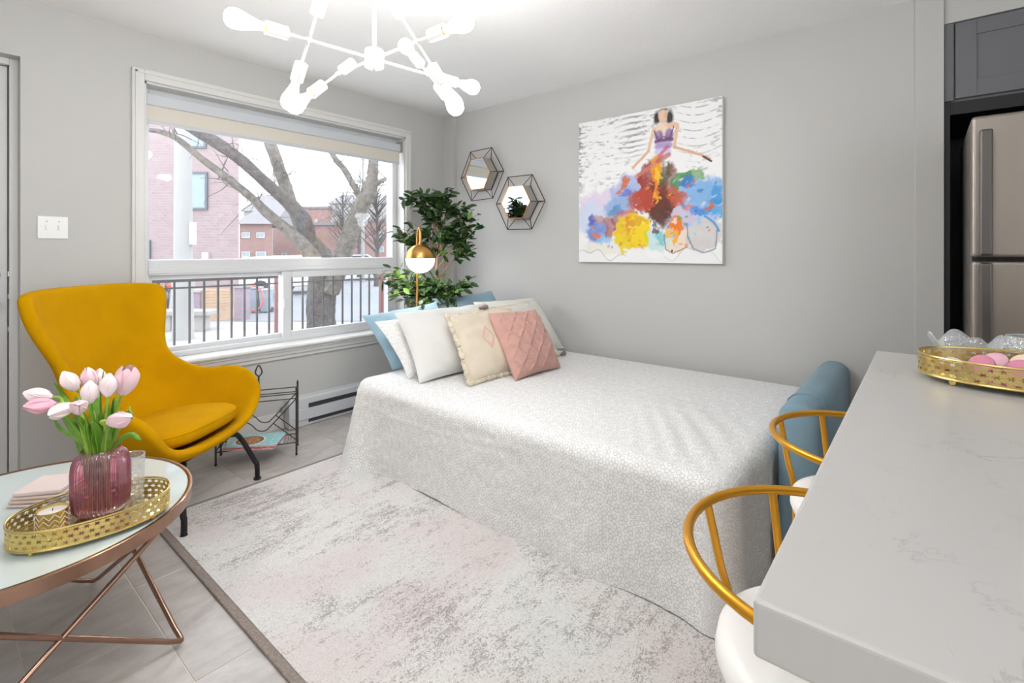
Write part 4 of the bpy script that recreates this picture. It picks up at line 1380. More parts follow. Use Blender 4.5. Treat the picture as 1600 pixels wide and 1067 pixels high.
for i, (c, d, key, s, lab) in enumerate(TUL):
    c, d = Vector(c), Vector(d).normalized()
    an = i * 2.4
    base = VC + Vector((.026 * math.cos(an), .026 * math.sin(an), .012))
    mouth = VC + Vector(((c.x - VC.x) * .32, (c.y - VC.y) * .32, .178))
    mouth.x = VC.x + max(-.028, min(.028, mouth.x - VC.x)); mouth.y = VC.y + max(-.028, min(.028, mouth.y - VC.y))
    b0 = c - d * .031 * s
    t = thing('tulip', lab, 'tulip', tuple(base), group='tulips in the pink vase')
    obj('stem', *tube(smooth_path([base, mouth, mouth.lerp(b0, .55) + Vector((0, 0, .015)), b0 - d * .02, b0], 6), .0036, 8), W['stem'], t)
    q = Vector((0, 0, 1)).rotation_difference(d).to_matrix().to_4x4()
    for k in range(6):
        p = obj('petal', None, None, None, t, me=PET[key])
        sc_ = 1.14 * s * (1 if k % 2 else .94)
        opn = .16 if i == 9 else 0.0
        Mx = TM[t.name].inverted() @ Matrix.Translation(b0) @ q @ Matrix.Rotation(k * PI / 3 + i, 4, 'Z') @ Matrix.Rotation(-opn, 4, 'X') @ Matrix.Diagonal((sc_ * 1.05, sc_ * (1.0 if k % 2 else .88), sc_, 1))
        p.matrix_basis = Mx
    if i == 6 or True:
        dirs = Vector((c.x - VC.x, c.y - VC.y, 0)) * .7 + Vector((.012 * math.cos(an * 1.7), .012 * math.sin(an * 1.7), 0))
        tip = VC + Vector((dirs.x, dirs.y, .27 + .075 * ((i * 37) % 10) / 10))
        mid = VC + Vector((dirs.x * .62, dirs.y * .62, .235))
        leaf_blade([mouth - Vector((0, 0, .09)), mouth, mid, tip], .0165, W['tleaf'], t, twist=i * .9)
    d3 = Vector((math.cos(an * 1.3 + 1), math.sin(an * 1.3 + 1), 0))
    leaf_blade([VC + d3 * .015 + Vector((0, 0, .10)), VC + d3 * .024 + Vector((0, 0, .178)), VC + d3 * (.038 + .004 * (i % 4)) + Vector((0, 0, .235)), VC + d3 * (.05 + .008 * (i % 5)) + Vector((0, 0, .262 + .012 * (i % 6)))], .0115, W['tleaf'], t, twist=i * 1.7)
    if i in (2, 4, 8, 9, 10):
        ex = {2: [(.33, 1.80, .62), (.30, 1.83, .66), (.258, 1.865, .70), (.244, 1.888, .742)], 4: [(.33, 1.80, .62), (.30, 1.84, .70), (.27, 1.87, .78), (.247, 1.888, .832)],
              8: [(.335, 1.78, .60), (.338, 1.785, .70), (.335, 1.79, .79), (.339, 1.781, .868)], 9: [(.345, 1.77, .62), (.37, 1.755, .70), (.388, 1.74, .75), (.392, 1.72, .735)],
              10: [(.345, 1.76, .63), (.37, 1.73, .675), (.39, 1.71, .683), (.405, 1.70, .668)]}[i]
        leaf_blade(ex, .014 if i == 9 else .0095, W['tleaf'], t, twist=.6 * i)

# things on the coffee table
t = thing('candle_holder', 'gold chevron patterned glass candle holder with a white candle on the tray', 'candle', (.226, 1.742, TP))


def chev():
    V, F = [], []
    r = .0345
    for j in range(4):
        for k in range(10):
            a0 = 2 * PI * k / 10
            for s in (0, 1):
                aa, ab = a0 + s * PI / 10, a0 + (s + 1) * PI / 10
                za, zb = (.010 + .013 * j, .010 + .013 * j + .012)
                if s: za, zb = zb, za
                V += [(r * math.cos(aa), r * math.sin(aa), za), (r * math.cos(ab), r * math.sin(ab), zb), (r * math.cos(ab), r * math.sin(ab), zb + .0018), (r * math.cos(aa), r * math.sin(aa), za + .0018)]
                n_ = len(V); F.append((n_ - 4, n_ - 3, n_ - 2, n_ - 1))
    return [(x + .226, y + 1.742, z + TP) for x, y, z in V], F


obj('cup', *lathe([(.0, 0), (.032, 0), (.033, .003), (.033, .066), (.0318, .066), (.0318, .055)], 40, (.226, 1.742, TP), False, False), W['gold'], t)
obj('chevron_bands', *chev(), W['candle'], t, smooth=False, solid=.0006)
obj('wax', *lathe([(0, .05), (.0315, .05), (.0315, .060), (.018, .061), (0, .061)], 32, (.226, 1.742, TP), False, False), W['candle'], t)
obj('wick', *tube([(.226, 1.742, TP + .06), (.227, 1.742, TP + .067)], .001, 6), W['iron'], t)
for i, (lab, mk, s, dz) in enumerate((('folded pale pink napkin at the bottom of the stack beside the tray', 'napkin1', 1.0, 0), ('peach napkin second from the bottom of the stack beside the tray', 'napkin2', .97, .011), ('pale peach napkin second from the top of the stack beside the tray', 'napkin2', .93, .021), ('thick pale pink napkin on top of the stack beside the tray', 'napkin1', .88, .031))):
    hh = .010 if i < 3 else .014
    ct = Vector((.262, 2.052, TZ + dz))
    Rz = Matrix.Translation(ct) @ Matrix.Rotation(math.radians(42 + 3 * i), 4, 'Z')
    def napk(u, v):
        return None
    V, F = box(-.068 * s, .068 * s, -.068 * s, .068 * s, .0005, hh - .0005)
    o = obj('napkin', *xf((V, F), Rz), W[mk], None, smooth=False, bevel=.004, bseg=3)
    tag(o, lab, 'napkin', 'napkins stacked on the coffee table')


def cutglass(name, lab, cat, loc, prof, seg=36, amp=.03, nf=12, group=None):
    t = thing(name, lab, cat, loc, group=group)
    obj('bowl' if 'bowl' in name else 'glass_body', *lathe(prof, seg * 2, loc, True, False, lambda a, z: 1 + amp * math.cos(nf * a + z * 160)), W['crystal'], t, angle=180)
    obj('rim', *tube([(loc[0] + prof[-1][0] * math.cos(2 * PI * k / 48), loc[1] + prof[-1][0] * math.sin(2 * PI * k / 48), loc[2] + prof[-1][1]) for k in range(48)], .0016, 6, closed=True), W['crystal'], t)
    return t


cutglass('glass_tumbler', 'clear cut-glass tumbler on the tray to the right of the vase', 'glass', (.408, 1.815, TP), [(.026, 0), (.030, .006), (.032, .05), (.034, .128)])
cutglass('crystal_bowl', 'small clear crystal bowl on the tray behind the candle', 'bowl', (.265, 1.825, TP), [(.018, 0), (.022, .004), (.036, .022), (.038, .046)])

# ------------------------------------------------------------------ magazine rack and magazines
RA = math.atan2(-.202, .362)
RO = Vector((1.073, 3.054, 0))
t = thing('magazine_rack', 'dark wire magazine rack with zigzag sides beside the armchair', 'magazine rack', tuple(RO), RA)
RL, RD, RH = .415, .155, .375
for x in (0, RL):
    for y in (0, RD):
        obj('post', *tube([(x, y, .0), (x, y, RH + .012)], .0055, 8), W['gunmetal'], t, world=False)
        obj('finial', *lathe([(.006, 0), (.0065, .006), (.001, .022)], 8, (x, y, RH + .010)), W['gunmetal'], t, world=False)
        obj('foot', *lathe([(.006, 0), (.006, .012)], 8, (x, y, 0)), W['iron'], t, world=False)
for y in (0, RD):
    for z in (RH - .012, RH - .04):
        obj('rail', *tube([(0, y, z), (RL, y, z)], .0035, 6), W['gunmetal'], t, world=False)
    obj('zigzag_wire', *tube(smooth_path([(0, y, .085), (.11, y, .195), (.145, y, .225), (.18, y, .205), (.21, y, .172), (.245, y, .165), (.28, y, .19), (RL, y, RH - .04)], 4), .0032, 6), W['gunmetal'], t, world=False)
    obj('zigzag_wire', *tube([(.29, y, .205), (RL, y, .09)], .0032, 6), W['gunmetal'], t, world=False)
    obj('zigzag_wire', *tube([(.125, y, .21), (0, y, RH - .04)], .0032, 6), W['gunmetal'], t, world=False)
    obj('base_rail', *tube([(0, y, .075), (RL, y, .075)], .0038, 6), W['gunmetal'], t, world=False)
for x in (0, RL):
    for z in (.075, RH - .012):
        obj('side_rail', *tube([(x, 0, z), (x, RD, z)], .0035, 6), W['gunmetal'], t, world=False)
for k in range(1, 26):
    x = RL * k / 26
    obj('base_wire', *tube([(x, 0, .075), (x, RD, .075)], .0016, 5), W['gunmetal'], t, world=False)
obj('handle_rod', *tube([(RL * .5, RD / 2, RH - .012), (RL * .5, RD / 2, .47)], .0048, 8), W['gunmetal'], t, world=False)
obj('handle_bar', *tube([(RL * .5, 0, RH - .012), (RL * .5, RD, RH - .012)], .0035, 6), W['gunmetal'], t, world=False)
obj('handle_leaf', *tube(smooth_path([(RL * .5, RD / 2, .462), (RL * .5 + .017, RD / 2, .485), (RL * .5 + .012, RD / 2, .51), (RL * .5, RD / 2, .53), (RL * .5 - .012, RD / 2, .51), (RL * .5 - .017, RD / 2, .485), (RL * .5, RD / 2, .463)], 5), .0042, 7), W['gunmetal'], t, world=False)


def m_cover(name, base, spot, accent):
    m, nt, b = newmat(name)
    at = nd(nt, 'ShaderNodeAttribute'); at.attribute_name = 'pat'
    sp = nd(nt, 'ShaderNodeSeparateXYZ'); lk(nt, at.outputs['Vector'], sp.inputs[0])
    dx = mt(nt, 'SUBTRACT', sp.outputs[0], .38); dy = mt(nt, 'SUBTRACT', sp.outputs[1], .45)
    d = mt(nt, 'SQRT', mt(nt, 'ADD', mt(nt, 'MULTIPLY', dx, dx), mt(nt, 'MULTIPLY', mt(nt, 'MULTIPLY', dy, dy), .6)))
    n = noise_t(nt, at.outputs['Vector'], 14, 4, .7)
    food = ramp(nt, n, [(.38, hx('#5c3620')), (.5, hx(spot)), (.6, hx('#d8b04a')), (.68, hx('#7c8a3c'))])
    c = mixc(nt, ramp(nt, n, [(.55, 0), (.62, 1)]), hx(base), hx('#e4eeee'))
    c = mixc(nt, ramp(nt, d, [(.30, 1), (.31, 0)]), c, hx('#e6ddcf'))
    c = mixc(nt, ramp(nt, d, [(.26, 1), (.27, 0)]), c, hx('#3a322c'))
    c = mixc(nt, ramp(nt, d, [(.22, 1), (.23, 0)]), c, food)
    c = mixc(nt, ramp(nt, mt(nt, 'ADD', sp.outputs[0], mt(nt, 'MULTIPLY', n, .25)), [(1.02, 0), (1.06, 1)]), c, hx(accent))
    lk(nt, c, b.inputs['Base Color']); b.inputs['Roughness'].default_value = .3
    return m


W['cov1'] = m_cover('food_magazine_cover', '#8cc4c8', '#b9632c', '#e8d8a0')
W['cov2'] = m_cover('red_magazine_cover', '#c83a4c', '#8c3c2c', '#c8202c')
W['cov3'] = m_cover('pale_magazine_cover', '#cfd3d6', '#9c8a7c', '#5a6a74')
W['paper'] = M('magazine_paper', '#e6e2dc', .7)
for i, (lab, mk, ang, ox, oy, sx, sy) in enumerate((
        ('pale magazine at the bottom of the pile in the wire rack', 'cov3', 2, .19, .075, .30, .15),
        ('red edged magazine sticking out of the wire rack, under the turquoise one', 'cov2', -16, .195, .035, .275, .205),
        ('turquoise food magazine on top of the pile in the wire rack', 'cov1', -12, .20, .05, .275, .205))):
    z0 = .0792 + .0085 * i
    tilt = -.10 if i else 0.0
    Mx = Matrix.Translation(RO) @ Matrix.Rotation(RA, 4, 'Z') @ Matrix.Translation((ox, oy, z0)) @ Matrix.Rotation(math.radians(ang), 4, 'Z')
    t = thing('magazine', lab, 'magazine', tuple(Mx.to_translation()), group='magazines in the wire rack')
    obj('pages', *xf(box(-sx / 2 + .002, sx / 2 - .002, -sy / 2 + .002, sy / 2 - .002, .0004, .0064), Mx), W['paper'], t, smooth=False)
    V, F = xf(box(-sx / 2, sx / 2, -sy / 2, sy / 2, .0064, .0074), Mx)
    P_ = [(x, y, 0) for x, y in ((0, 0), (1, 0), (1, 1), (0, 1))] * 2
    obj('front_cover', V, F, W[mk], t, smooth=False, pat=P_)
    obj('back_cover', *xf(box(-sx / 2, sx / 2, -sy / 2, sy / 2, 0, .0006), Mx), W['cov2' if mk != 'cov3' else 'cov3'], t, smooth=False, pat=P_)

# ------------------------------------------------------------------ ficus
PC = Vector((2.52, 2.83, 0))
t = thing('potted_ficus', 'tall variegated ficus tree in the corner behind the bed, beside the lamp', 'plant', tuple(PC))
obj('pot', *lathe([(.0, 0), (.10, 0), (.115, .01), (.14, .24), (.148, .25), (.148, .27), (.134, .27), (.13, .235)], 40, PC, False, False), W['pot'], t)
obj('soil', *lathe([(0, .232), (.131, .236)], 32, PC, False, False), W['soil'], t)
trunk = smooth_path([PC + Vector((0, 0, .23)), PC + Vector((.01, .0, .6)), PC + Vector((-.005, .01, .95)), PC + Vector((.0, .0, 1.25)), PC + Vector((.02, .0, 1.5))], 6)
obj('trunk', *tube(trunk, [.013 - .007 * i / len(trunk) for i in range(len(trunk))], 8), W['bark'], t)
obj('trunk', *tube(smooth_path([PC + Vector((.02, -.01, .23)), PC + Vector((.05, 0, .7)), PC + Vector((.075, .01, 1.1)), PC + Vector((.10, .02, 1.35))], 6), .005, 7), W['bark'], t)
rnd = random.Random(11)
R2, F2 = RGT, FWD
clusters = [  # right, forward, height, spread right, spread up, count
    (-.15, -.05, 1.60, .10, .07, 42), (.01, .0, 1.62, .09, .07, 46), (.13, .0, 1.55, .10, .07, 42), (-.05, -.05, 1.50, .16, .07, 60),
    (.20, -.02, 1.45, .07, .09, 34), (-.25, -.02, 1.31, .10, .06, 40), (-.12, .05, 1.36, .12, .08, 40), (.10, -.08, 1.36, .13, .09, 66), (.22, -.05, 1.30, .08, .09, 46), (.24, -.02, 1.22, .09, .04, 20),
    (-.02, .0, 1.22, .10, .06, 26), (-.34, -.12, 1.02, .10, .07, 56), (-.24, -.12, .96, .12, .08, 62), (-.06, -.06, .95, .13, .08, 60), (.08, -.05, .93, .12, .07, 44), (.2, -.02, .97, .09, .04, 14), (-.10, -.1, .85, .2, .06, 50), (.07, -.1, .86, .14, .06, 34)]


def leaf_shape():
    V, F, P_ = [], [], []
    n_ = 5
    for i in range(n_ + 1):
        f = i / n_
        w = .0125 * math.sin(PI * min(1, f * .93 + .05)) ** .85 if i < n_ else .0004
        for k in (-1, 0, 1):
            V.append((w * k, f * .052, -.010 * f * f - .004 * (1 - abs(k)) * math.sin(PI * f)))
            P_.append((k, f, 0))
    for i in range(n_):
        for k in range(2):
            a = i * 3 + k
            F.append((a, a + 1, a + 4, a + 3))
    return V, F, P_


LV, LF, LP = leaf_shape()
lme = bpy.data.meshes.new('leaf'); lme.from_pydata(LV, [], LF); lme.materials.append(W['leaf'])
la = lme.attributes.new('pat', 'FLOAT_VECTOR', 'POINT'); la.data.foreach_set('vector', np.array(LP, dtype=np.float32).ravel())
lme.polygons.foreach_set('use_smooth', [True] * len(lme.polygons))
inv = TM[t.name].inverted()
mats = []
twigs = []
for ci, (r_, f_, z_, sr, sz, cnt) in enumerate(clusters):
    c = PC + R2 * r_ + F2 * f_ + Vector((0, 0, z_))
    st = PC + Vector((0, 0, max(.4, z_ - .22)))
    for s in range(max(4, cnt // 5)):
        e = c + R2 * rnd.gauss(0, sr * .6) + F2 * rnd.gauss(0, sr * .45) + Vector((0, 0, rnd.gauss(0, sz * .6)))
        path = smooth_path([st, st.lerp(c, .6) + Vector((0, 0, .03)), e], 4)
        twigs.append(tube(path, [.0035 - .0024 * i / len(path) for i in range(len(path))], 5))
        for k in range(9):
            f = rnd.uniform(.45, 1.02)
            i0 = min(len(path) - 1, int(f * (len(path) - 1)))
            p = path[i0] + Vector((rnd.gauss(0, .02), rnd.gauss(0, .02), rnd.gauss(0, .018)))
            out = (p - (PC + Vector((0, 0, p.z - .05)))).normalized()
            d = (out * .8 + Vector((rnd.gauss(0, .6), rnd.gauss(0, .6), rnd.gauss(-.05, .45)))).normalized()
            up = Vector((rnd.gauss(0, .5), rnd.gauss(0, .5), 1)) - FWD * .5
            xax = d.cross(up).normalized(); zax = xax.cross(d)
            sc_ = rnd.uniform(1.05, 1.6)
            Mx = Matrix((( xax.x, d.x, zax.x, p.x), (xax.y, d.y, zax.y, p.y), (xax.z, d.z, zax.z, p.z), (0, 0, 0, 1))) @ Matrix.Scale(sc_, 4)
            tip = Mx @ Vector((0, .055, 0))
            if max(tip.x, p.x) > XW - .02 or max(tip.y, p.y) > YW - .05: continue
            mats.append(Mx)
mats.sort(key=lambda m: (m.to_translation().x * .768 + m.to_translation().y * .64))
for Mx in mats[:300]:
    o = obj('leaf', None, None, None, t, me=lme)
    o.matrix_basis = inv @ Mx
V, F = join(*[([m @ Vector(v) for v in LV], LF) for m in mats[300:]])
o = obj('foliage', V, F, W['leafmass'], t, angle=180)
o['kind'] = 'stuff'
o = obj('twigs', *join(*twigs), W['bark'], t, angle=180)
o['kind'] = 'stuff'

# ------------------------------------------------------------------ counter, stools, kitchen
t = thing('kitchen_island', 'white island base under the veined quartz counter', 'island', (1.1, -.5, 0))
obj('panel', *box(.55, 1.70, -.95, -.22, .08, .865), W['island'], t, smooth=False)
obj('toe_kick', *box(.58, 1.67, -.92, -.27, 0, .08), W['blackpanel'], t, smooth=False)
tag(obj('countertop', *box(.441, 1.778, -1.05, .110, .866, CT), W['quartz'], None, smooth=False, bevel=.004, bseg=3), 'thick white veined quartz countertop in the right foreground', 'countertop')


def bar_stool(cx, cy, label):
    t = thing('bar_stool', label, 'bar stool', (cx, cy, 0), group='gold bar stools at the counter')
    zr, r = .785, .2
    rail = []
    for k in range(41):
        a = math.radians(-42 + 264 * k / 40)
        rail.append((cx + r * math.cos(a), cy + r * math.sin(a), zr - .02 * (1 - math.sin(a)) ** 2 * .25))
    obj('back_rail', *tube(rail, .0075, 12), W['stoolgold'], t)
    for a0, dx in ((78, .055), (38, .0)):
        a = math.radians(a0)
        p0 = Vector((cx + r * math.cos(a), cy + r * math.sin(a), zr - .004))
        p1 = Vector((p0.x + dx, p0.y - .022, .57))
        p2 = Vector((p1.x + dx * .5, p1.y + .01, .012))
        obj('leg', *tube(smooth_path([p0, p0.lerp(p1, .5), p1, p1.lerp(p2, .5), p2], 5), .0068, 10), W['stoolgold'], t)
    for a0 in (218, 258, 310):
        a = math.radians(a0)
        obj('leg', *tube([(cx + .13 * math.cos(a), cy + .13 * math.sin(a), .58), (cx + .19 * math.cos(a), cy + .19 * math.sin(a), .0)], .0068, 10), W['stoolgold'], t)
    obj('foot_ring', *tube([(cx + .165 * math.cos(k * PI / 24), cy + .165 * math.sin(k * PI / 24), .24) for k in range(48)], .006, 8, closed=True), W['stoolgold'], t)
    obj('seat', *lathe([(0, .585), (.14, .585), (.157, .595), (.166, .618), (.162, .64), (.145, .650), (.08, .646), (0, .644)], 56, (cx + .01, cy, 0), False, False), W['leather'], t, angle=70)
    obj('seat_frame', *lathe([(.0, .572), (.145, .572), (.145, .586), (0, .586)], 40, (cx + .01, cy, 0), False, False), W['stoolgold'], t)


bar_stool(.80, .083, 'gold bar stool with white seat nearest the viewer, tucked under the counter')
bar_stool(1.335, .083, 'gold bar stool with white seat beside the blue armrest, further from the viewer')

MAC = [(1.452, -.040, 'macc', 0, 'cream macaron at the left end of the counter tray'), (1.462, -.092, 'macp', .5, 'large rose macaron tilted near the left end of the counter tray'), (1.528, -.118, 'macl', .35, 'pale pink macaron behind the rose ones in the counter tray'),
       (1.452, -.150, 'macp', .45, 'rose macaron in the middle front of the counter tray'), (1.548, -.165, 'macc', .3, 'cream macaron at the back of the counter tray'), (1.50, -.205, 'macl', .3, 'pale pink macaron at the right of the counter tray'), (1.565, -.225, 'macp', .4, 'rose macaron at the back right of the counter tray'), (1.44, -.225, 'macc', .35, 'cream macaron at the right front of the counter tray')]
for x, y, k, tl, lab in MAC:
    t = thing('macaron', lab, 'macaron', (x, y, CP), group='macarons on the counter tray', rot=(0, 0, 0))
    nv_ = (-RGT * (.35 + tl) - FWD * (.15 + .3 * tl) + Vector((0, 0, 1.0 - .5 * tl))).normalized()
    c = Vector((x, y, CP + .0135 * nv_.z + .0235 * math.sqrt(1 - nv_.z ** 2)))
    Mx = Matrix.Translation(c) @ Vector((0, 0, 1)).rotation_difference(nv_).to_matrix().to_4x4()
    dome = [(0, .0135), (.010, .0132), (.018, .011), (.0225, .0075), (.0232, .0035)]
    obj('upper_shell', *xf(lathe(dome[::-1], 28, (0, 0, 0), True, False), Mx), W[k], t)
    obj('filling', *xf(lathe([(.021, -.0035), (.0218, 0), (.021, .0035)], 28), Mx), W['macf'], t)
    obj('lower_shell', *xf(lathe([(r, -z) for r, z in dome], 28, (0, 0, 0), False, True), Mx), W[k], t)

# wavy crystal dish and jar behind the tray
t = thing('crystal_dish', 'wavy edged clear crystal dish on the counter behind the macaron tray', 'dish', (1.70, -.075, CT))
pr = [(.020, .0), (.026, .004), (.032, .012), (.047, .03), (.062, .050), (.070, .062)]
V, F = [], []
for i, (r, z) in enumerate(pr):
    for k in range(96):
        a = 2 * PI * k / 96
        w = (i / 5) ** 2
        V.append((1.70 + r * math.cos(a) * (1 + .04 * w * math.cos(4 * a)), -.075 + r * math.sin(a) * (1 + .04 * w * math.cos(4 * a)), CT + z + .018 * w * math.sin(4 * a + .6)))
for i in range(5):
    for k in range(96): F.append((i * 96 + k, i * 96 + (k + 1) % 96, (i + 1) * 96 + (k + 1) % 96, (i + 1) * 96 + k))
F.append(tuple(range(95, -1, -1)))
obj('glass_body', V, F, W['crystal'], t, angle=180, solid=.002)
cutglass('crystal_jar', 'chunky cut crystal jar on the counter behind the macarons, at the right edge', 'jar', (1.70, -.19, CT), [(.036, 0), (.043, .006), (.046, .03), (.046, .072), (.041, .082)], amp=.04, nf=14)

# refrigerator
t = thing('refrigerator', 'stainless steel refrigerator with long vertical handles in the kitchen recess', 'refrigerator', (3.0, -.5, 0))
FY0, FY1 = -.86, -.134
obj('cabinet_body', *box(2.68, 3.42, FY0, FY1, .02, 1.715), W['steelside'], t, smooth=False, bevel=.004)
for z0, z1 in ((1.178, 1.718), (.06, 1.164)):
    d = obj('door', *box(2.60, 2.672, FY0, FY1, z0, z1), W['steel'], t, smooth=False, bevel=.012, bseg=4)
    hz0, hz1 = (1.185, 1.655) if z0 > 1 else (.62, 1.158)
    obj('door_handle', *box(2.535, 2.56, -.190, -.153, hz0, hz1), W['handle'], d, smooth=False, bevel=.008, bseg=4)
    for z in (hz0 + .03, hz1 - .03):
        obj('handle_mount', *box(2.558, 2.602, -.184, -.159, z - .02, z + .02), W['handle'], d, smooth=False, bevel=.003)
obj('gasket', *box(2.65, 2.70, FY0 + .01, FY1 - .004, 1.150, 1.19), W['blackpanel'], t, smooth=False)

t = thing('wall_cabinet', 'slate grey shaker wall cabinet above the refrigerator', 'cabinet', (3.4, -.5, 1.9))
obj('carcass', *box(3.12, 3.84, -.98, -.067, 1.90, 2.268), W['cab'], t, smooth=False)
obj('filler_strip', *box(3.10, 3.12, -.099, -.067, 1.905, 2.266), W['cab'], t, smooth=False)
d = obj('door', *box(3.104, 3.12, -.90, -.105, 1.912, 2.262), W['cab'], t, smooth=False)
for nm, b_ in (('stile', box(3.098, 3.104, -.178, -.105, 1.912, 2.262)), ('stile', box(3.098, 3.104, -.90, -.83, 1.912, 2.262)), ('door_rail', box(3.098, 3.104, -.83, -.178, 2.194, 2.262)), ('door_rail', box(3.098, 3.104, -.83, -.178, 1.912, 1.988))):
    obj(nm, *b_, W['cab'], d, smooth=False, bevel=.0015)
t = thing('side_panel', 'tall black end panel between the wall and the refrigerator', 'panel', (3.4, -.07, 0))
obj('panel', *box(3.10, 3.84, -.086, -.066, 0, 1.90), W['blackpanel'], t, smooth=False)
obj('back_panel', *box(3.80, 3.845, -.98, -.086, 0, 1.90), W['blackpanel'], t, smooth=False)
obj('dark_gap_block', *box(3.106, 3.80, -.98, -.087, 1.84, 1.898), W['blackpanel'], t, smooth=False)  # black block puts the shade of the gap below the cabinet into colour

# ------------------------------------------------------------------ the street outside
GZ = -.35


def S(a, d, z):
    """street frame: a metres along the street to the right, d metres out from the house, z up"""
    p = RGT * a + FWD * d
    return (p.x, p.y, z)


SR = math.atan2(RGT.y, RGT.x)


def sbox(a0, a1, d0, d1, z0, z1):
    V, F = box(a0, a1, d0, d1, z0, z1)
    return [S(*v) for v in V], F


def sblock(a0, a1, d0, d1, z0, z1):
    """a building block whose right flank runs straight back from the window, as the real flanks do"""
    V, F = box(a0, a1, d0, d1, z0, z1)
    k = d1 / d0
    return [S(v[0] * (k if v[1] > d0 + 1e-6 else 1), v[1], v[2]) for v in V], F


def brickpat(a0, a1, d0, d1, z0, z1):
    V, _ = box(a0, a1, d0, d1, z0, z1)
    return [(v[0] + v[1], v[2], 0) for v in V]


g = struct('ground', [S(-90, 4.6, GZ), S(60, 4.6, GZ), S(60, 140, GZ), S(-90, 140, GZ)], [(0, 1, 2, 3)], W['ground'])
tag(obj('road', [S(-6.2, 11, GZ + .01), S(30, 11, GZ + .01), S(14, 90, GZ + .01), S(-13, 90, GZ + .01), S(-9, 20, GZ + .01)], [(0, 1, 2, 3, 4)], W['road'], smooth=False), 'grey asphalt road running away beyond the tree', 'road', kind='structure')

# iron railing
YR = 4.8
t = thing('iron_railing', 'black iron railing with slim upright bars outside the window', 'railing', (2.4, YR, GZ))
obj('top_rail', *box(.6, 3.75, YR - .016, YR + .016, .945, .968), W['rail'], t, smooth=False)
obj('mid_rail', *box(.6, 3.75, YR - .008, YR + .008, .888, .902), W['rail'], t, smooth=False)
obj('bottom_rail', *box(.6, 3.75, YR - .008, YR + .008, -.20, -.186), W['rail'], t, smooth=False)
bar_me = None
for k in range(-4, 19):
    x = YR * (.263 + .02306 * k)
    if bar_me is None:
        b_ = obj('bar', *box(-.0075, .0075, -.0075, .0075, GZ, .945), W['rail'], t, world=False, smooth=False); bar_me = b_.data
    else:
        b_ = obj('bar', None, None, None, t, me=bar_me)
    b_.location = (x - 2.4, 0, -GZ)
obj('post', *box(3.395, 3.435, YR - .02, YR + .02, GZ, 1.0), W['redpost'], t, smooth=False)
obj('post', *box(YR * .508, YR * .508 + .03, YR + .5, YR + .53, GZ, .93), W['redpost'], t, smooth=False)

# big bare tree: drawing units of 1/111 m on a plane 7 m out, pushed in depth branch by branch
t = thing('bare_tree', 'big bare tree with forking grey trunk and branches outside the window', 'tree', S(-2.68, 7, GZ))
UN = 7 / 776


def T(x, y, dd=0.0):
    k = (7 + dd) / 7
    return S((x - 800) * UN * k, 7 + dd, 1.2 + (393 - y) * UN * k)


def limb(pts, mat, name='limb', seg=14, rough=.10):
    P = smooth_path([T(x, y, d) for x, y, w, d in pts], 5)
    Wd = smooth_path([(w, 0, 0) for x, y, w, d in pts], 5)
    rr = [max(.004, q.x * UN / 2 * (1 + rough * noise.noise(Vector((i * .45, q.x, 3))))) for i, q in enumerate(Wd)]
    return obj(name, *tube(P, rr, seg), mat, t, angle=180)


limb([(505, 560, 52, 0), (503, 520, 46, 0), (501, 485, 43, 0), (503, 455, 44, 0), (505, 430, 46, 0), (500, 405, 40, 0), (484, 380, 32, 0)], W['treebark'], 'trunk', 18)
limb([(515, 455, 30, -.05), (528, 420, 28, -.1), (540, 385, 28, -.15), (552, 350, 25, -.2), (566, 318, 24, -.25), (577, 298, 22, -.3), (582, 275, 17, -.3), (584, 230, 13, -.3), (580, 180, 12, -.3)], W['palebark'])
limb([(500, 410, 30, -.05), (482, 378, 27, -.15), (474, 345, 24, -.25), (452, 318, 20, -.3), (420, 290, 17, -.4), (370, 245, 17, -.5), (310, 205, 18, -.6), (270, 180, 16, -.7)], W['treebark'])
limb([(490, 400, 24, .15), (470, 360, 18, .2), (455, 315, 18, .25), (440, 275, 19, .25), (428, 240, 18, .25), (418, 215, 17, .25), (400, 160, 15, .3)], W['palebark'])
limb([(492, 408, 26, -.2), (470, 378, 19, -.3), (440, 352, 16, -.35), (414, 330, 14, -.45), (395, 311, 12, -.5), (352, 276, 11, -.6), (312, 246, 9, -.7), (272, 214, 8, -.8), (232, 203, 6, -.9), (190, 206, 5, -.9)], W['palebark'])
limb([(566, 312, 11, -.25), (552, 290, 9, -.3), (538, 265, 9, -.3), (525, 250, 8, -.35), (512, 225, 7, -.4), (505, 190, 6, -.4)], W['palebark'])
limb([(580, 298, 8, -.3), (592, 285, 7, -.35), (612, 276, 6, -.4), (650, 262, 5, -.4)], W['palebark'])
rn = random.Random(4)
TW = [(310, 205, -.5), (370, 245, -.5), (395, 311, -.5), (420, 290, -.4), (440, 275, .2), (525, 250, -.35), (552, 290, -.3), (577, 298, -.3), (584, 240, -.3), (612, 276, -.4), (270, 214, -.8), (352, 276, -.6), (455, 315, .2), (566, 318, -.25)]
tw = []
for x, y, d in TW:
    for q in range(7):
        a = rn.uniform(-PI * .95, -PI * .05) if rn.random() < .8 else rn.uniform(0, PI)
        L_ = rn.uniform(25, 80)
        px, py = x + rn.uniform(-12, 12), y + rn.uniform(-8, 8)
        pts = [(px, py, d)]
        dd = d
        for s in range(4):
            a += rn.gauss(0, .28); dd += rn.gauss(0, .12)
            px += L_ / 4 * math.cos(a); py += L_ / 4 * math.sin(a)
            pts.append((px, py, dd))
        P = smooth_path([T(*p) for p in pts], 3)
        tw.append(tube(P, [.007 * (1 - .75 * i / len(P)) for i in range(len(P))], 5))
o = obj('twigs', *join(*tw), W['twig'], t, angle=180)
o['kind'] = 'stuff'

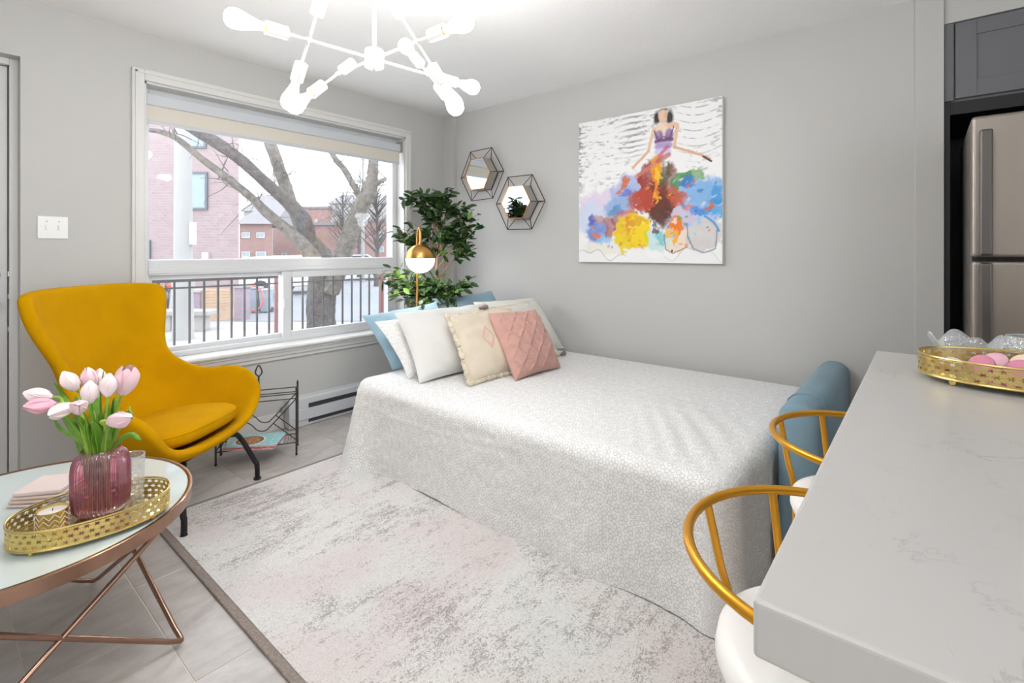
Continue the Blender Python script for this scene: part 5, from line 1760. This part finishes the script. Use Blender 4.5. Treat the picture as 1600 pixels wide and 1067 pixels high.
# utility pole
t = thing('utility_pole', 'white concrete utility pole in front of the plum brick building', 'pole', S(-5.83, 8.8, GZ))
c = S(-5.83, 8.8, GZ)
obj('shaft', *lathe([(.17, 0), (.15, 1.0), (.135, 3.0), (.11, 7.0)], 20, c), W['concrete'], t)
obj('collar', *lathe([(.158, .92), (.175, .93), (.175, 1.02), (.158, 1.03)], 20, c, False, False), W['concrete'], t)
obj('meter_box', *sbox(-5.71, -5.62, 8.75, 8.85, 1.32, 1.72), W['lightframe'], t, smooth=False)


def window_(parent, a0, a1, z0, z1, d, fw=.06, fm='darkframe'):
    f = obj('window', *join(sbox(a0, a0 + fw, d - .06, d, z0, z1), sbox(a1 - fw, a1, d - .06, d, z0, z1), sbox(a0 + fw, a1 - fw, d - .06, d, z0, z0 + fw), sbox(a0 + fw, a1 - fw, d - .06, d, z1 - fw, z1)), W[fm], parent, smooth=False)
    obj('pane', *sbox(a0 + fw, a1 - fw, d - .03, d - .02, z0 + fw, z1 - fw), W['outglass'], f, smooth=False)


# plum brick building on the left
t = thing('brick_building', 'plum red brick building with dark framed windows, behind the pole', 'building', S(-10, 14, GZ))
D0 = 14.0
k = D0 / 776
a_ = lambda x: (x - 800) * k
z_ = lambda y: 1.2 + (393 - y) * k
bb = (-15, a_(373), D0, D0 + 2.5, GZ, 6.5)
obj('wall', *sblock(*bb), W['brick'], t, smooth=False, pat=brickpat(*bb))
window_(t, a_(292), a_(325), z_(328), z_(269), D0 - .001)
window_(t, a_(292), a_(323), z_(232), z_(180), D0 - .001)
window_(t, a_(205), a_(236), z_(404), z_(375), D0 - .001)
obj('garage_panel', *sbox(a_(225), a_(284), D0 - .05, D0 - .001, GZ, z_(452)), W['garage'], t, smooth=False)
obj('wall_box', *sbox(a_(318), a_(328), D0 - .1, D0 - .001, z_(405), z_(394)), W['lightframe'], t, smooth=False)
obj('parapet', *sblock(-15, a_(373) + .05, D0 - .06, D0 + 2.5, 6.5, 6.7), W['roof'], t, smooth=False)


def far_house(label, x0, x1, ytop, d, depth, roof=0.0, mat='brick2', wins=()):
    k = d / 776
    a_ = lambda x: (x - 800) * k
    z_ = lambda y: 1.2 + (393 - y) * k
    t = thing('brick_house', label, 'building', S(a_((x0 + x1) / 2), d, GZ), group='far brick houses across the street')
    bb = (a_(x0), a_(x1), d, d + depth, GZ, z_(ytop))
    obj('wall', *sblock(*bb), W[mat], t, smooth=False, pat=brickpat(*bb))
    if roof:
        zt = z_(ytop)
        V = [S(a_(x0) - .3, d - .3, zt), S(a_(x1) + .3, d - .3, zt), S(a_(x1) + .3, d + depth, zt), S(a_(x0) - .3, d + depth, zt), S(a_(x0) + .2, d + depth / 2, zt + roof), S(a_(x1) - .2, d + depth / 2, zt + roof)]
        obj('roof', V, [(0, 1, 5, 4), (1, 2, 5), (2, 3, 4, 5), (3, 0, 4), (3, 2, 1, 0)], W['roof'], t, smooth=False)
    else:
        obj('roof', *sblock(a_(x0) - .15, a_(x1) + .15, d - .15, d + depth, z_(ytop), z_(ytop) + .25), W['roof'], t, smooth=False)
    for w0, w1, y0, y1 in wins: window_(t, a_(w0), a_(w1), z_(y1), z_(y0), d - .001, .07, 'lightframe')


far_house('low far brick house with small windows, just right of the plum building', 374, 425, 350, 34, 6, 1.6, 'brick2', ((378, 391, 363, 372), (401, 414, 363, 372), (378, 391, 393, 402), (400, 416, 393, 402), (378, 391, 420, 430)))
far_house('long far brick house behind the middle of the tree', 426, 540, 352, 42, 5, 0, 'brick2', ((485, 492, 378, 388), (440, 448, 395, 404)))
far_house('tall far brick block rising above the long house', 470, 517, 326, 52, 8, 0, 'brick2', ((492, 496, 342, 350),))
far_house('far brick house with pale windows at the right, behind the leaning branch', 545, 640, 346, 42, 5, 0, 'brick2', ((551, 563, 364, 373), (590, 600, 362, 372), (606, 616, 362, 372), (590, 600, 385, 394)))
far_house('pale grey far house with snowy roof between the tree branches', 380, 428, 330, 60, 8, 2.4, 'stone', ((386, 392, 336, 342), (404, 410, 336, 342)))
far_house('pale far house on the horizon behind the tree fork', 515, 610, 318, 75, 9, 1.8, 'stone', ((530, 540, 326, 336), (560, 570, 326, 336)))

# thin bare trees in the distance
for lab, x, d, hgt in (('thin bare tree far off at the right edge of the window', 588, 22, 5.2), ('thin bare tree far off behind the leaning branch', 560, 30, 6.0), ('thin bare tree far off in the fork of the big tree', 535, 36, 7.0)):
    a = (x - 800) * d / 776
    t = thing('thin_tree', lab, 'tree', S(a, d, GZ), group='thin bare trees across the street')
    obj('trunk', *tube([S(a, d, GZ), S(a + .05, d, GZ + hgt * .4), S(a, d, GZ + hgt * .8)], [.12, .08, .03], 8), W['twig'], t)
    tw = []
    for q in range(60):
        z0 = GZ + hgt * rn.uniform(.25, .8)
        an = rn.uniform(0, 2 * PI); L_ = hgt * rn.uniform(.12, .32)
        p0 = Vector(S(a, d, z0)); p1 = p0 + Vector((math.cos(an) * L_ * .6, math.sin(an) * L_ * .6, L_ * .6)); p2 = p1 + Vector((math.cos(an + .5) * L_ * .3, math.sin(an + .5) * L_ * .3, L_ * .35))
        tw.append(tube([p0, p1, p2], [.025, .016, .007], 4))
    o = obj('twigs', *join(*tw), W['twig'], t, angle=180); o['kind'] = 'stuff'
t = thing('street_lamp_post', 'thin white lamp post beyond the leaning branch', 'lamp post', S((567 - 800) * 25 / 776, 25, GZ))
c = S((567 - 800) * 25 / 776, 25, GZ)
obj('shaft', *lathe([(.09, 0), (.06, 7)], 10, c), W['concrete'], t)
obj('lamp_arm', *tube([(c[0], c[1], GZ + 6.9), (c[0] + .6, c[1], GZ + 7.1), (c[0] + 1.2, c[1], GZ + 7.1)], .04, 6), W['concrete'], t)

# garden gate, pillars, bench, bins, hoop
D1 = 11.2
k1 = D1 / 776
ax = lambda x: (x - 800) * k1
zx = lambda y: 1.2 + (393 - y) * k1
t = thing('garden_gate', 'pale wooden garden gate of horizontal boards between brick pillars', 'gate', S(ax(344), D1, GZ))
nb = 11
for i in range(nb):
    z0 = zx(500) + (zx(451) - zx(500)) * i / nb
    obj('board', *sbox(ax(320), ax(364), D1 - .03, D1, z0 + .004, z0 + (zx(451) - zx(500)) / nb - .004), W['wood'], t, smooth=False)
for x in (316, 366):
    obj('gate_post', *sbox(ax(x), ax(x + 4), D1 - .04, D1 + .04, GZ, zx(452)), W['wood'], t, smooth=False)
for lab, x0, x1, y in (('plum brick pillar left of the wooden gate', 298, 316, 456), ('plum brick pillar right of the wooden gate', 370, 382, 449)):
    bb = (ax(x0), ax(x1), D1 - .1, D1 + .25, GZ, zx(y))
    t = thing('gate_pillar', lab, 'pillar', S(ax((x0 + x1) / 2), D1, GZ), group='brick gate pillars')
    obj('brickwork', *sbox(*bb), W['brick3'], t, smooth=False, pat=brickpat(*bb))
    obj('capstone', *sbox(bb[0] - .03, bb[1] + .03, bb[2] - .03, bb[3] + .03, bb[5], bb[5] + .05), W['stone'], t, smooth=False)
D2 = 9.6
k2 = D2 / 776
bx = lambda x: (x - 800) * k2
t = thing('stone_bench', 'pale stone garden bench behind the utility pole', 'bench', S(bx(285), D2, GZ))
obj('seat_slab', *sbox(bx(238), bx(324), D2, D2 + .4, GZ + .30, GZ + .40), W['stone'], t, smooth=False, bevel=.02)
for x in (254, 306):
    obj('leg', *sbox(bx(x - 7), bx(x + 7), D2 + .08, D2 + .32, GZ, GZ + .30), W['stone'], t, smooth=False, bevel=.01)
for lab, x0, x1, y in (('blue grey wheelie bin beside the brick pillar', 384, 401, 452), ('blue grey wheelie bin further right, nearer the white car', 404, 418, 455)):
    t = thing('wheelie_bin', lab, 'bin', S((x0 + x1) / 2 * 12.4 / 776 - 800 * 12.4 / 776, 12.4, GZ), group='bins by the gate')
    k3 = 12.4 / 776
    a0, a1 = (x0 - 800) * k3, (x1 - 800) * k3
    zt = 1.2 + (393 - y) * k3
    V = [S(a0 + .03, 12.43, GZ + .05), S(a1 - .03, 12.43, GZ + .05), S(a1 - .03, 12.65, GZ + .05), S(a0 + .03, 12.65, GZ + .05), S(a0, 12.4, zt), S(a1, 12.4, zt), S(a1, 12.72, zt), S(a0, 12.72, zt)]
    obj('body', V, box(0, 1, 0, 1, 0, 1)[1], W['bin'], t, smooth=False)
    obj('lid', *sbox(a0 - .015, a1 + .015, 12.38, 12.74, zt, zt + .05), W['bin'], t, smooth=False, bevel=.015)
    for q in (a0 + .03, a1 - .03):
        obj('wheel', *orient(lathe([(.07, -.02), (.07, .02)], 14), S(q, 12.68, GZ + .07), RGT), W['tyre'], t)
k3 = 12.2 / 776
hc = S((396 - 800) * k3, 12.2, 1.2 + (393 - 466) * k3)
tag(obj('garden_hose', *tube([S((396 - 800) * k3 + .24 * math.cos(a), 12.2, hc[2] + .30 * math.sin(a)) for a in [2 * PI * q / 40 for q in range(40)]], .02, 8, closed=True), W['hoop']), 'looped orange red hose hung in front of the bins', 'hose')
t = thing('potted_flower', 'small red flowering plant by the grey garage wall', 'plant', S((262 - 800) * 12.6 / 776, 12.6, GZ))
fc = Vector(S((262 - 800) * 12.6 / 776, 12.6, GZ))
obj('stems', *join(*[tube([fc, fc + Vector((rn.gauss(0, .05), rn.gauss(0, .05), .5)), fc + Vector((rn.gauss(0, .12), rn.gauss(0, .12), rn.uniform(.6, .85)))], .01, 5) for q in range(9)]), W['twig'], t)
for q in range(5):
    p = fc + Vector((rn.gauss(0, .09), rn.gauss(0, .09), rn.uniform(.65, .95)))
    obj('blossom', *lathe([(.01, -.05), (.055, -.02), (.06, .02), (.02, .05)], 10, p), W['hoop'], t)


def car(label, a, d, rot, mk):
    loc = S(a, d, GZ)
    t = thing('parked_car', label, 'car', loc, rot, group='parked cars')
    side = [(-2.1, .35), (-2.15, .62), (-2.0, .78), (-1.35, .86), (-.75, 1.36), (.75, 1.40), (1.45, .92), (2.05, .84), (2.15, .6), (2.1, .32)]
    m = len(side)
    V = [(x, -.82 + (.16 if z > 1 else 0), z) for x, z in side] + [(x, .82 - (.16 if z > 1 else 0), z) for x, z in side]
    F = [tuple(range(m)), tuple(range(2 * m - 1, m - 1, -1))] + [(k, m + k, m + (k + 1) % m, (k + 1) % m) for k in range(m)]
    obj('body', V, F, W[mk], t, world=False, smooth=False, bevel=.05)
    for s in (-1, 1):
        yy = s * .79
        V = [(-1.15, s * .815, .90), (1.25, s * .815, .92), (.68, s * .685, 1.33), (-.72, s * .685, 1.30)]
        obj('side_window', V, [(0, 1, 2, 3) if s < 0 else (3, 2, 1, 0)], W['tyre'], t, world=False, smooth=False, solid=.02, soff=0)
        for x in (-1.35, 1.35):
            obj('wheel', *orient(lathe([(.20, -.10), (.31, -.10), (.31, .10), (.20, .10)], 20), (x, yy, .31), (0, 1, 0)), W['tyre'], t, world=False)


car('white car parked beyond the bins, seen in the left lower pane', (428 - 800) * 17.5 / 776, 17.5, SR + 1.2, 'carw')
car('dark grey car parked further off, left of the tree trunk', (462 - 800) * 23 / 776, 23, SR + 1.0, 'carg')
car('blue grey car parked right of the tree trunk', (552 - 800) * 27 / 776, 27, SR + .3, 'carb')
